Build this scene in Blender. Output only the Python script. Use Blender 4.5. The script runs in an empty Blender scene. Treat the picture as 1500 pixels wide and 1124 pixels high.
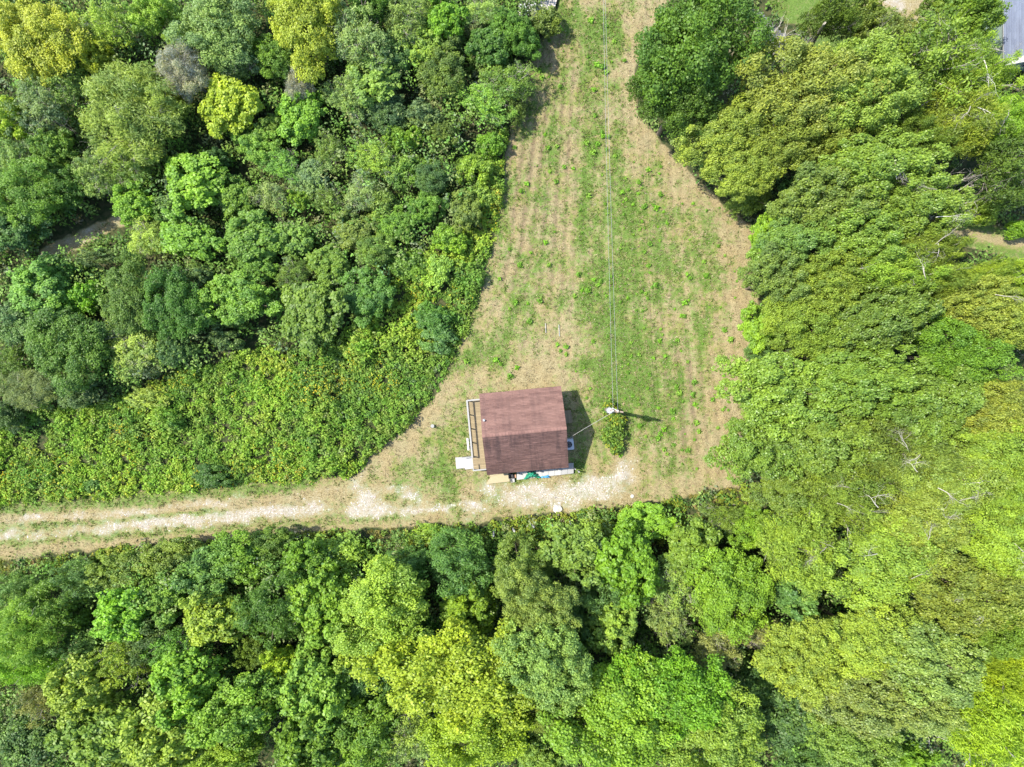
import bpy, math, random
import numpy as np
from mathutils import Vector, Matrix

random.seed(7)
scene = bpy.context.scene
COL = scene.collection
H = 67.5                       # height of the drone above the ground, metres
G = 0.0648                     # metres of ground per pixel of a 1500 px wide picture

# ---------------------------------------------------------------- camera, sky, sun, exposure
cam_data = bpy.data.cameras.new('camera')
cam_data.sensor_width = 36.0
cam_data.lens = 25.0
cam_data.clip_start = 0.5
cam_data.clip_end = 3000
cam = bpy.data.objects.new('camera', cam_data)
COL.objects.link(cam)
cam.location = (0, 0, H)
scene.camera = cam

SUN_EL = math.radians(58)
sx, sy = -0.974, 0.225
sun_dir = Vector((sx * math.cos(SUN_EL), sy * math.cos(SUN_EL), math.sin(SUN_EL)))
world = bpy.data.worlds.new('World')
scene.world = world
world.use_nodes = True
wn = world.node_tree.nodes
bg = wn['Background']
sky = wn.new('ShaderNodeTexSky')
sky.sky_type = 'NISHITA'
sky.sun_disc = False
sky.sun_elevation = SUN_EL
sky.sun_rotation = math.atan2(sx, sy)
world.node_tree.links.new(sky.outputs[0], bg.inputs[0])
bg.inputs[1].default_value = 0.15
sl = bpy.data.lights.new('sun', 'SUN')
sl.energy = 3.6
sl.angle = math.radians(0.55)
sl.color = (1.0, 0.935, 0.81)
so = bpy.data.objects.new('sun', sl)
COL.objects.link(so)
so.rotation_euler = (-sun_dir).to_track_quat('-Z', 'Y').to_euler()
so.location = sun_dir * 90
scene.view_settings.view_transform = 'Standard'
scene.view_settings.look = 'None'
scene.view_settings.gamma = 1
scene.view_settings.use_curve_mapping = False
scene.view_settings.exposure = 1.42
scene.cycles.max_bounces = 8
scene.cycles.diffuse_bounces = 5
scene.cycles.transmission_bounces = 4

# ---------------------------------------------------------------- helpers
def w(px, py, z=0.0):
    """where a thing seen at photo pixel (px, py) stands if it is z metres up"""
    k = G * (1 - z / H)
    return ((px - 750) * k, (562 - py) * k)

def hash2(ix, iy, seed):
    h = (ix.astype(np.int64) * 374761393 + iy.astype(np.int64) * 668265263 + seed * 1274126177) & 0xFFFFFFFF
    h = ((h ^ (h >> 13)) * 1274126177) & 0xFFFFFFFF
    return ((h ^ (h >> 16)) & 0xFFFF) / 65535.0

def vnoise(x, y, seed=0):
    ix = np.floor(x); iy = np.floor(y)
    fx = x - ix; fy = y - iy
    fx = fx * fx * (3 - 2 * fx); fy = fy * fy * (3 - 2 * fy)
    a = hash2(ix, iy, seed); b = hash2(ix + 1, iy, seed)
    c = hash2(ix, iy + 1, seed); d = hash2(ix + 1, iy + 1, seed)
    return (a + (b - a) * fx) * (1 - fy) + (c + (d - c) * fx) * fy

def fbm(x, y, seed=0, octv=4):
    s = 0; amp = 0.5; tot = 0
    for i in range(octv):
        s = s + amp * vnoise(x, y, seed + i * 17); tot += amp
        x = x * 2.03 + 5.1; y = y * 2.03 + 1.7; amp *= 0.5
    return s / tot

def in_poly(px, py, poly):
    r = np.zeros(px.shape, bool)
    n = len(poly)
    for i in range(n):
        x0, y0 = poly[i]; x1, y1 = poly[(i + 1) % n]
        if y0 == y1: continue
        c = ((y0 > py) != (y1 > py)) & (px < (x1 - x0) * (py - y0) / (y1 - y0) + x0)
        r ^= c
    return r

def pl_dist(px, py, line):
    best = np.full(px.shape, 1e9)
    for (x0, y0), (x1, y1) in zip(line[:-1], line[1:]):
        dx, dy = x1 - x0, y1 - y0
        t = np.clip(((px - x0) * dx + (py - y0) * dy) / (dx * dx + dy * dy), 0, 1)
        best = np.minimum(best, np.hypot(px - x0 - t * dx, py - y0 - t * dy))
    return best

def gl(px, py, line, s):
    return np.exp(-0.5 * (pl_dist(px, py, line) / s) ** 2)

def np_mesh(name, V, F, attrs=None, mats=(), smooth=False):
    """mesh from numpy arrays; F is (n,3) or (n,4)"""
    me = bpy.data.meshes.new(name)
    n, k = F.shape
    me.vertices.add(len(V)); me.loops.add(n * k); me.polygons.add(n)
    me.vertices.foreach_set('co', np.ascontiguousarray(V, np.float32).ravel())
    me.loops.foreach_set('vertex_index', np.ascontiguousarray(F, np.int32).ravel())
    me.polygons.foreach_set('loop_start', np.arange(0, n * k, k, dtype=np.int32))
    if smooth:
        me.polygons.foreach_set('use_smooth', np.ones(n, bool))
    for an, arr in (attrs or {}).items():
        if arr.ndim == 1:
            a = me.attributes.new(an, 'FLOAT', 'POINT'); a.data.foreach_set('value', np.ascontiguousarray(arr, np.float32))
        else:
            if arr.shape[1] == 3: arr = np.concatenate([arr, np.ones((len(arr), 1))], 1)
            a = me.attributes.new(an, 'FLOAT_COLOR', 'POINT'); a.data.foreach_set('color', np.ascontiguousarray(arr, np.float32).ravel())
    for m in mats: me.materials.append(m)
    me.update(calc_edges=True)
    return me

def link(name, data, parent=None, loc=(0, 0, 0), rot=(0, 0, 0)):
    o = bpy.data.objects.new(name, data)
    COL.objects.link(o)
    o.location = loc; o.rotation_euler = rot
    if parent is not None: o.parent = parent
    return o

def tag(o, label, cat, group=None, kind=None):
    if label: o['label'] = label
    if cat: o['category'] = cat
    if group: o['group'] = group
    if kind: o['kind'] = kind
    return o

class MB:
    """collects boxes, bars and tubes into one mesh"""
    def __init__(s): s.v = []; s.f = []
    def box(s, cx, cy, cz, x, y, z, rz=0.0, tilt=None):
        b = len(s.v); M = Matrix.Rotation(rz, 3, 'Z')
        if tilt is not None: M = tilt @ M if False else M @ tilt
        for dx in (-.5, .5):
            for dy in (-.5, .5):
                for dz in (-.5, .5):
                    p = M @ Vector((dx * x, dy * y, dz * z))
                    s.v.append((p.x + cx, p.y + cy, p.z + cz))
        for q in ((0, 1, 3, 2), (4, 6, 7, 5), (0, 4, 5, 1), (2, 3, 7, 6), (0, 2, 6, 4), (1, 5, 7, 3)):
            s.f.append(tuple(b + i for i in q))
        return s
    def tube(s, pts, rads, n=8, cap=True):
        b = len(s.v); pts = [Vector(p) for p in pts]
        for i, p in enumerate(pts):
            d = (pts[min(i + 1, len(pts) - 1)] - pts[max(i - 1, 0)]).normalized()
            u = d.orthogonal().normalized() if abs(d.z) < 0.95 else Vector((1, 0, 0))
            u = (u - d * u.dot(d)).normalized(); v2 = d.cross(u)
            for k in range(n):
                a = 2 * math.pi * k / n
                q = p + (u * math.cos(a) + v2 * math.sin(a)) * rads[i]
                s.v.append(tuple(q))
        for i in range(len(pts) - 1):
            for k in range(n):
                s.f.append((b + i * n + k, b + i * n + (k + 1) % n, b + (i + 1) * n + (k + 1) % n, b + (i + 1) * n + k))
        if cap:
            s.f.append(tuple(b + k for k in reversed(range(n))))
            s.f.append(tuple(b + (len(pts) - 1) * n + k for k in range(n)))
        return s
    def face(s, *pts):
        b = len(s.v); s.v += [tuple(p) for p in pts]; s.f.append(tuple(range(b, b + len(pts)))); return s
    def mesh(s, name, mat, bevel=0):
        me = bpy.data.meshes.new(name); me.from_pydata(s.v, [], s.f); me.materials.append(mat); me.update(); return me
    def build(s, name, mat, parent=None, loc=(0, 0, 0), rot=(0, 0, 0)):
        return link(name, s.mesh(name, mat), parent, loc, rot)

# ---------------------------------------------------------------- materials
def new_mat(name):
    m = bpy.data.materials.new(name); m.use_nodes = True
    nt = m.node_tree
    return m, nt, nt.nodes, nt.links, nt.nodes['Principled BSDF']

def nd(nodes, typ, **kw):
    n = nodes.new(typ)
    for k, v in kw.items():
        if k in n.inputs: n.inputs[k].default_value = v
        else: setattr(n, k, v)
    return n

def mixc(nt, f, a, b, blend='MIX'):
    n = nt.nodes.new('ShaderNodeMix'); n.data_type = 'RGBA'; n.blend_type = blend
    for sock, val in ((n.inputs[0], f), (n.inputs[6], a), (n.inputs[7], b)):
        if hasattr(val, 'links') or hasattr(val, 'is_linked'): nt.links.new(val, sock)
        elif isinstance(val, tuple): sock.default_value = (*val, 1) if len(val) == 3 else val
        else: sock.default_value = val
    return n.outputs[2]

def mth(nt, op, a, b=None, c=None, clamp=False):
    n = nt.nodes.new('ShaderNodeMath'); n.operation = op; n.use_clamp = clamp
    for i, val in enumerate((a, b, c)):
        if val is None: continue
        if hasattr(val, 'is_linked'): nt.links.new(val, n.inputs[i])
        else: n.inputs[i].default_value = val
    return n.outputs[0]

def sstep(nt, v, lo, hi):
    n = nt.nodes.new('ShaderNodeMapRange'); n.interpolation_type = 'SMOOTHSTEP'
    nt.links.new(v, n.inputs[0]); n.inputs[1].default_value = lo; n.inputs[2].default_value = hi
    return n.outputs[0]

def noise(nt, scale, detail=4, rough=0.55, coord='Object', vec=None):
    n = nt.nodes.new('ShaderNodeTexNoise'); n.inputs['Scale'].default_value = scale
    n.inputs['Detail'].default_value = detail; n.inputs['Roughness'].default_value = rough
    if vec is None:
        t = nt.nodes.new('ShaderNodeTexCoord'); vec = t.outputs[coord]
    nt.links.new(vec, n.inputs['Vector'])
    return n.outputs[0]

def plain(name, col, rough=0.7, vary=0.25, scale=8, metal=0.0, stretch=None):
    m, nt, ns, ln, bs = new_mat(name)
    vec = None
    if stretch:
        t = ns.new('ShaderNodeTexCoord'); mp = ns.new('ShaderNodeMapping'); mp.inputs['Scale'].default_value = stretch
        ln.new(t.outputs['Object'], mp.inputs['Vector']); vec = mp.outputs[0]
    n = noise(nt, scale, 5, 0.6, vec=vec)
    oi = ns.new('ShaderNodeObjectInfo')
    f = mth(nt, 'ADD', n, mth(nt, 'MULTIPLY', mth(nt, 'SUBTRACT', oi.outputs['Random'], 0.5), 0.5))
    c = mixc(nt, f, tuple(x * (1 - vary) for x in col), tuple(min(1, x * (1 + vary)) for x in col))
    ln.new(c, bs.inputs['Base Color']); bs.inputs['Roughness'].default_value = rough; bs.inputs['Metallic'].default_value = metal
    bp = ns.new('ShaderNodeBump'); bp.inputs['Strength'].default_value = 0.25; bp.inputs['Distance'].default_value = 0.02
    ln.new(n, bp.inputs['Height']); ln.new(bp.outputs[0], bs.inputs['Normal'])
    return m

def leaf_mat(name, use_attr, rough=0.5, spec=0.35, trans=0.3):
    m, nt, ns, ln, bs = new_mat(name)
    if use_attr:
        a = ns.new('ShaderNodeAttribute'); a.attribute_name = 'col'; col = a.outputs['Color']
    else:
        oi = ns.new('ShaderNodeObjectInfo')
        t = ns.new('ShaderNodeAttribute'); t.attribute_name = 'tint'
        warm = mixc(nt, 1.0, oi.outputs['Color'], (1.28, 1.2, 0.7), 'MULTIPLY')
        cool = mixc(nt, 1.0, oi.outputs['Color'], (0.66, 0.72, 0.74), 'MULTIPLY')
        col = mixc(nt, t.outputs['Fac'], cool, warm)
    ln.new(col, bs.inputs['Base Color'])
    bs.inputs['Roughness'].default_value = rough
    bs.inputs['Specular IOR Level'].default_value = spec
    tr = ns.new('ShaderNodeBsdfTranslucent')
    tc = mixc(nt, 1.0, col, (1.2, 1.25, 0.6), 'MULTIPLY'); ln.new(tc, tr.inputs['Color'])
    mx = ns.new('ShaderNodeMixShader'); mx.inputs[0].default_value = trans
    ln.new(bs.outputs[0], mx.inputs[1]); ln.new(tr.outputs[0], mx.inputs[2])
    ln.new(mx.outputs[0], ns['Material Output'].inputs['Surface'])
    return m

M_leaf = leaf_mat('leaf', False)
M_leaf_gloss = leaf_mat('glossy_leaf', False, 0.45, 0.42, 0.28)
M_plant = leaf_mat('plant_leaf', True, 0.6, 0.25, 0.3)
M_bark = plain('bark', (0.16, 0.125, 0.09), 0.9, 0.4, 6)
M_pale_bark = plain('pale_bark', (0.50, 0.47, 0.42), 0.85, 0.3, 6)
M_grey_bark = plain('grey_bark', (0.33, 0.30, 0.26), 0.9, 0.3, 6)

# ---------------------------------------------------------------- land: one continuous grid, cut into ground, field, track, paths
FIELD = [(815, -60), (990, -60), (978, 30), (948, 60), (925, 110), (935, 165), (985, 225), (1030, 270), (1080, 315), (1112, 340), (1112, 420),
         (1105, 520), (1095, 590), (1085, 650), (1085, 712), (1000, 728), (930, 741), (850, 749), (770, 757), (660, 768), (655, 748), (560, 735), (517, 697), (560, 655), (610, 612),
         (640, 572), (668, 520), (692, 460), (706, 410), (726, 340), (738, 270), (745, 205), (760, 160), (772, 110), (790, 60), (815, 20)]
TRACK = [(-260, 760), (-100, 752), (0, 740), (130, 728), (270, 718), (400, 706), (517, 697), (560, 735), (655, 748), (660, 768), (520, 776), (420, 780), (300, 790), (200, 797),
         (100, 808), (60, 816), (0, 820), (-100, 838), (-260, 850)]
PATH = [(58, 372), (64, 366), (70, 362), (130, 332), (178, 306), (196, 322), (150, 345), (90, 380), (62, 392)]
TRAIL = [(1375, 322), (1420, 322), (1455, 330), (1520, 340), (1620, 350), (1620, 395), (1500, 380), (1440, 370), (1385, 352)]
LAWN = [(1110, -60), (1300, -60), (1350, -20), (1330, 30), (1260, 60), (1220, 80), (1195, 82), (1185, 40), (1130, 25)]
DRIVE = [(1235, -60), (1265, 5), (1300, 18), (1340, 30), (1420, 30), (1500, -60)]
ASPHALT = [(1095, 18), (1112, 20), (1150, 55), (1160, 80), (1125, 80), (1108, 55)]

STEP = 0.25
XS = np.arange(-62, 62 + 1e-6, STEP); YS = np.arange(-48, 48 + 1e-6, STEP)
nx, ny = len(XS), len(YS)
GX, GY = np.meshgrid(XS, YS)
gx, gy = GX.ravel(), GY.ravel()
PX = 750 + gx / G; PY = 562 - gy / G
wob = 7.0
QX = PX + (fbm(gx * .7, gy * .7, 3) - .5) * 2 * wob + (fbm(gx * 3, gy * 3, 5, 2) - .5) * 6
QY = PY + (fbm(gx * .7, gy * .7, 9) - .5) * 2 * wob + (fbm(gx * 3, gy * 3, 11, 2) - .5) * 6
in_field = in_poly(QX, QY, FIELD); in_track = in_poly(QX, QY, TRACK)
in_path = in_poly(QX, QY, PATH); in_trail = in_poly(QX, QY, TRAIL); in_lawn = in_poly(QX, QY, LAWN)
in_drive = in_poly(QX, QY, DRIVE); in_asph = in_poly(QX, QY, ASPHALT)
opened = in_field | in_track | in_path | in_trail | in_lawn | in_drive | in_asph

def land_masks(px, py):
    """growing green, white stone, bare brown soil (0..1) by place"""
    g = 0.41 * np.ones_like(px)
    g = g + 0.27 * gl(px, py, [(892, 610), (890, 480), (880, 400), (885, 260), (880, 60)], 24)
    g = g + 0.31 * gl(px, py, [(930, 600), (930, 380), (930, 300)], 34)
    g = g + 0.25 * gl(px, py, [(820, 20), (870, 28), (895, 60)], 18)
    g = g + 0.18 * gl(px, py, [(700, 520), (760, 470)], 40)
    g = g + 0.11 * gl(px, py, [(1010, 540), (1020, 350)], 35)
    g = g - 0.02 * gl(px, py, [(590, 690), (640, 640), (670, 700)], 30)
    g = g + 0.17 * gl(px, py, [(640, 705), (690, 700)], 14)
    g = g + 0.17 * gl(px, py, [(870, 560), (830, 535)], 22)
    g = g - 0.36 * gl(px, py, [(520, 690), (580, 640), (650, 578), (700, 552), (830, 552)], 16)
    g = g - 0.22 * gl(px, py, [(860, 560), (882, 600), (890, 650), (930, 690)], 10)
    g = g - 0.30 * gl(px, py, [(1000, 215), (1060, 300), (1092, 340), (1090, 420), (1075, 520), (1058, 600), (1050, 680), (1070, 710)], 22)
    g = g - 0.26 * gl(px, py, [(920, 100), (930, 160), (960, 205)], 20)
    g = g - 0.22 * gl(px, py, [(790, 520), (840, 500)], 20)
    g = g - 0.22 * gl(px, py, [(930, -20), (940, 40)], 35)
    g = g - 0.19 * gl(px, py, [(1000, 710), (930, 730), (850, 745)], 14)
    # the track: grass strips and tan wheel tracks
    tr = in_poly(px, py, TRACK)
    g = np.where(tr, .37 + .36 * gl(px, py, [(-200, 768), (0, 750), (130, 738), (300, 724), (450, 712)], 9)
                 + .40 * gl(px, py, [(-200, 792), (0, 773), (170, 762), (330, 748)], 3.5)
                 + .32 * gl(px, py, [(-200, 818), (0, 797), (150, 787), (330, 774), (450, 768), (600, 760)], 5)
                 - .30 * gl(px, py, [(-200, 782), (0, 765), (150, 755), (330, 739), (500, 722)], 7)
                 - .25 * gl(px, py, [(0, 806), (200, 792), (420, 774), (640, 764)], 5), g)
    gr = .50 * gl(px, py, [(-200, 806), (0, 787), (60, 784), (170, 775), (240, 769), (330, 758), (480, 748)], 5.5)
    gr = gr + .45 * gl(px, py, [(170, 769), (235, 764), (300, 758), (380, 750), (470, 742)], 4)
    gr = gr + .30 * gl(px, py, [(0, 764), (150, 754), (330, 738)], 4)
    gr = gr + .72 * gl(px, py, [(528, 718), (535, 728), (525, 742)], 13)
    gr = gr + .40 * gl(px, py, [(560, 722), (610, 725)], 9)
    gr = gr + .62 * gl(px, py, [(520, 752), (600, 750), (640, 747), (692, 742)], 5)
    gr = gr + .45 * gl(px, py, [(690, 744), (760, 732), (830, 738)], 10)
    gr = gr + .62 * gl(px, py, [(722, 716), (760, 722), (810, 722), (870, 714)], 13)
    gr = gr + .62 * gl(px, py, [(845, 728), (885, 705), (912, 688)], 8)
    gr = gr + .35 * gl(px, py, [(890, 725), (915, 700)], 14)
    gr = gr + np.where(tr, .20 * gl(px, py, [(-200, 792), (0, 774), (200, 760), (400, 742), (640, 738)], 16), 0)
    gr = gr + .08 * gl(px, py, [(540, 735), (700, 730), (900, 715)], 22)
    gr = np.minimum(gr, 0.85)
    soil = .55 * gl(px, py, [(800, 110), (790, 230), (780, 400)], 55) + .35 * gl(px, py, [(960, 330), (970, 620)], 30) + .5 * gl(px, py, [(1000, 560), (1000, 640)], 30) + .15
    soil = soil * (1 - gl(px, py, [(760, 640), (640, 660)], 110)) * (1 - gl(px, py, [(935, 10)], 45) if False else 1)
    soil = np.where(tr, 0, soil)
    return g, gr, np.clip(soil, 0, 1)

def row_u(px, py):
    t = np.clip((py - 330) / 240, 0, 1)
    left = np.clip((830 - px) / 130, 0, 1.6)
    fan = 1 + 0.0009 * (py - 300)
    return ((px - 890) / fan + t * t * left * 42) / 14.5

green, grav, soil = land_masks(QX, QY)
lawnish = in_lawn & ~in_drive
green = np.where(lawnish, .85, green)
green = np.where(in_trail, .75 - .65 * gl(PX, PY, [(1385, 334), (1420, 343), (1460, 352), (1520, 360), (1620, 372)], 5), green)
green = np.where(in_path, .30 + .5 * gl(PX, PY, [(60, 358), (180, 300)], 4), green)
grav = np.where(in_path, .42, grav); grav = np.where(in_drive, .30 + .6 * gl(PX, PY, [(1295, -20), (1318, 10)], 8), grav)
green = np.where(in_drive, .1, green)
forest = np.where(opened, 0.0, 1.0)
F2 = forest.reshape(ny, nx)
for _ in range(2):
    P_ = np.pad(F2, 1, mode='edge')
    F2 = (P_[1:-1, 1:-1] * 2 + P_[:-2, 1:-1] + P_[2:, 1:-1] + P_[1:-1, :-2] + P_[1:-1, 2:]) / 6
forest = F2.ravel()
row = row_u(PX, PY) + (fbm(gx * .3, gy * .12, 21, 2) - .5) * .7
ploughed = (in_field & (PY < 560) & (PY > 25)) | (in_field & (PX > 905) & (PY > 25))
ridge = np.where(ploughed, np.sin(row * 2 * np.pi) * .03, 0)
gz = ridge + (fbm(gx * 1.6, gy * 1.6, 31, 3) - .5) * .12 + (fbm(gx * .12, gy * .12, 41, 2) - .5) * .25
soil = np.where(ploughed, soil, soil * .3)
streak = fbm(row * .9, gy * .13, 51, 4) - .5
green = green + np.where(in_field, streak * .6 + .04 + (fbm(gx * .5, gy * .5, 57, 3) - .5) * .5 + (fbm(gx * 1.5, gy * 1.1, 58, 3) - .5) * .75, 0)
grav = grav + np.where(grav > .05, (fbm(gx * .8, gy * 1.4, 59, 4) - .5) * 1.1, 0)
mask4 = np.stack([np.clip(green, 0, 1), np.clip(grav, 0, 1), forest, soil], 1)
def ground_z(x, y):
    i = int(np.clip(round((x - XS[0]) / STEP), 0, nx - 1)); j = int(np.clip(round((y - YS[0]) / STEP), 0, ny - 1))
    return float(gz[j * nx + i])
def ground_zs(x, y):
    i = np.clip(np.round((x - XS[0]) / STEP), 0, nx - 1).astype(int); j = np.clip(np.round((y - YS[0]) / STEP), 0, ny - 1).astype(int)
    return gz[j * nx + i]
def at_grid(arr, x, y):
    i = np.clip(np.round((x - XS[0]) / STEP), 0, nx - 1).astype(int); j = np.clip(np.round((y - YS[0]) / STEP), 0, ny - 1).astype(int)
    return arr[j * nx + i]

def land_material():
    m, nt, ns, ln, bs = new_mat('land')
    a = ns.new('ShaderNodeAttribute'); a.attribute_name = 'mask'
    sp = ns.new('ShaderNodeSeparateColor'); ln.new(a.outputs['Color'], sp.inputs[0])
    r = ns.new('ShaderNodeAttribute'); r.attribute_name = 'row'
    grn, grv, fst, sol = sp.outputs[0], sp.outputs[1], sp.outputs[2], a.outputs['Alpha']
    big = noise(nt, .45, 3); mid = noise(nt, 2.2, 6, .65); fine = noise(nt, 9, 5, .7); vfine = noise(nt, 26, 3, .7)
    straw = mixc(nt, sstep(nt, fine, .3, .7), (.15, .128, .068), (.31, .265, .152))
    straw = mixc(nt, sstep(nt, big, .35, .65), straw, mixc(nt, 1.0, straw, (1.0, .95, .9), 'MULTIPLY'))
    dirt = mixc(nt, fine, (.075, .054, .036), (.16, .118, .08))
    # furrow lines
    sw = mth(nt, 'SINE', mth(nt, 'MULTIPLY', r.outputs['Fac'], 6.2832))
    fur = mth(nt, 'ADD', mth(nt, 'MULTIPLY', sw, -.21), mth(nt, 'ADD', mth(nt, 'MULTIPLY', sol, .6), mth(nt, 'ADD', mth(nt, 'MULTIPLY', mth(nt, 'SUBTRACT', mid, .5), 1.3), mth(nt, 'MULTIPLY', mth(nt, 'SUBTRACT', fine, .5), 1.0))))
    base = mixc(nt, mth(nt, 'MULTIPLY', sstep(nt, fur, .2, .75), .85), straw, dirt)
    grass = mixc(nt, sstep(nt, fine, .3, .7), (.046, .105, .014), (.120, .205, .034))
    grass = mixc(nt, sstep(nt, big, .4, .7), grass, mixc(nt, 1.0, grass, (1.3, 1.0, .9), 'MULTIPLY'))
    grass = mixc(nt, sstep(nt, grn, .5, .8), grass, mixc(nt, sstep(nt, fine, .3, .7), (.034, .085, .010), (.092, .175, .024)))
    gm = mth(nt, 'ADD', grn, mth(nt, 'ADD', mth(nt, 'MULTIPLY', mth(nt, 'SUBTRACT', mid, .5), 1.7), mth(nt, 'ADD', mth(nt, 'MULTIPLY', mth(nt, 'SUBTRACT', vfine, .5), 1.1), mth(nt, 'MULTIPLY', mth(nt, 'SUBTRACT', fine, .5), 1.3))))
    base = mixc(nt, mth(nt, 'MULTIPLY', sstep(nt, gm, .22, .80), .88), base, grass)
    stone = mixc(nt, sstep(nt, vfine, .3, .65), (.18, .16, .128), (.385, .36, .32))
    sm = mth(nt, 'ADD', grv, mth(nt, 'ADD', mth(nt, 'MULTIPLY', mth(nt, 'SUBTRACT', mid, .5), 1.9), mth(nt, 'ADD', mth(nt, 'MULTIPLY', mth(nt, 'SUBTRACT', vfine, .5), 2.2), mth(nt, 'MULTIPLY', mth(nt, 'SUBTRACT', fine, .5), 1.6))))
    base = mixc(nt, mth(nt, 'MULTIPLY', sstep(nt, sm, .35, 1.15), .95), base, stone)
    litter = mixc(nt, sstep(nt, mid, .4, .6), (.025, .040, .014), (.065, .065, .03))
    fm = mth(nt, 'ADD', fst, mth(nt, 'MULTIPLY', mth(nt, 'SUBTRACT', mid, .5), .7))
    base = mixc(nt, sstep(nt, fm, .3, .75), base, litter)
    ln.new(base, bs.inputs['Base Color']); bs.inputs['Roughness'].default_value = .95; bs.inputs['Specular IOR Level'].default_value = .1
    bp = ns.new('ShaderNodeBump'); bp.inputs['Strength'].default_value = .7; bp.inputs['Distance'].default_value = .06
    ln.new(fine, bp.inputs['Height']); ln.new(bp.outputs[0], bs.inputs['Normal'])
    return m
M_land = land_material()
M_asphalt = plain('asphalt', (.11, .115, .13), .85, .25, 5)

ii = np.arange((nx - 1) * (ny - 1)); ci = ii % (nx - 1); cj = ii // (nx - 1)
v00 = cj * nx + ci
quads = np.stack([v00, v00 + 1, v00 + 1 + nx, v00 + nx], 1)
def cellv(b): return b[v00]
owner = np.zeros(len(quads), int)
for k, arr in ((1, in_field), (2, in_track), (3, in_path), (4, in_trail), (5, in_lawn), (6, in_drive), (7, in_asph)):
    owner[cellv(arr)] = k
VV = np.stack([gx, gy, gz], 1)
for k, nm in enumerate(('ground', 'field', 'gravel_track', 'dirt_path', 'dirt_path', 'lawn', 'driveway', 'road')):
    q = quads[owner == k]
    used, inv = np.unique(q, return_inverse=True)
    V = VV[used]; at = {'mask': mask4[used], 'row': row[used]}
    q = inv.reshape(-1, 4)
    if nm == 'ground':      # carry the ground out to the horizon
        x0, x1, y0, y1 = XS[0], XS[-1], YS[0], YS[-1]; B = 1500.0
        extra = np.array([(x0, y0, -.1), (x1, y0, -.1), (x1, y1, -.1), (x0, y1, -.1), (-B, -B, -.1), (B, -B, -.1), (B, B, -.1), (-B, B, -.1)])
        b = len(V)
        V = np.concatenate([V, extra]); q = np.concatenate([q, b + np.array([(4, 5, 1, 0), (5, 6, 2, 1), (6, 7, 3, 2), (7, 4, 0, 3)])])
        at = {'mask': np.concatenate([at['mask'], np.tile([.3, 0, 1, 0], (8, 1))]), 'row': np.concatenate([at['row'], np.zeros(8)])}
    me = np_mesh(nm, V, q, at, [M_asphalt if nm == 'road' else M_land], True)
    o = link(nm, me); o['kind'] = 'structure'

# ---------------------------------------------------------------- leaves
def unit(a): return a / np.maximum(np.linalg.norm(a, axis=1, keepdims=True), 1e-9)

def leaf_arrays(P, N, L, W, rng, droop=0.25, fold=0.18, narrow=False):
    n = len(P)
    T = rng.normal(size=(n, 3)); T -= (T * N).sum(1, keepdims=True) * N; T = unit(T)
    T[:, 2] -= droop; T = unit(T)
    B = unit(np.cross(N, T)); N2 = np.cross(T, B)
    L = np.broadcast_to(L, (n,))[:, None]; W = np.broadcast_to(W, (n,))[:, None]
    V = np.empty((n, 4, 3))
    V[:, 0] = P - T * L * .5
    V[:, 1] = P + B * W * .5 - N2 * W * fold + T * L * .08
    V[:, 2] = P + T * L * .5 - N2 * L * .12
    V[:, 3] = P - B * W * .5 - N2 * W * fold + T * L * .08
    return V.reshape(-1, 3), np.arange(n * 4).reshape(n, 4)

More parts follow.
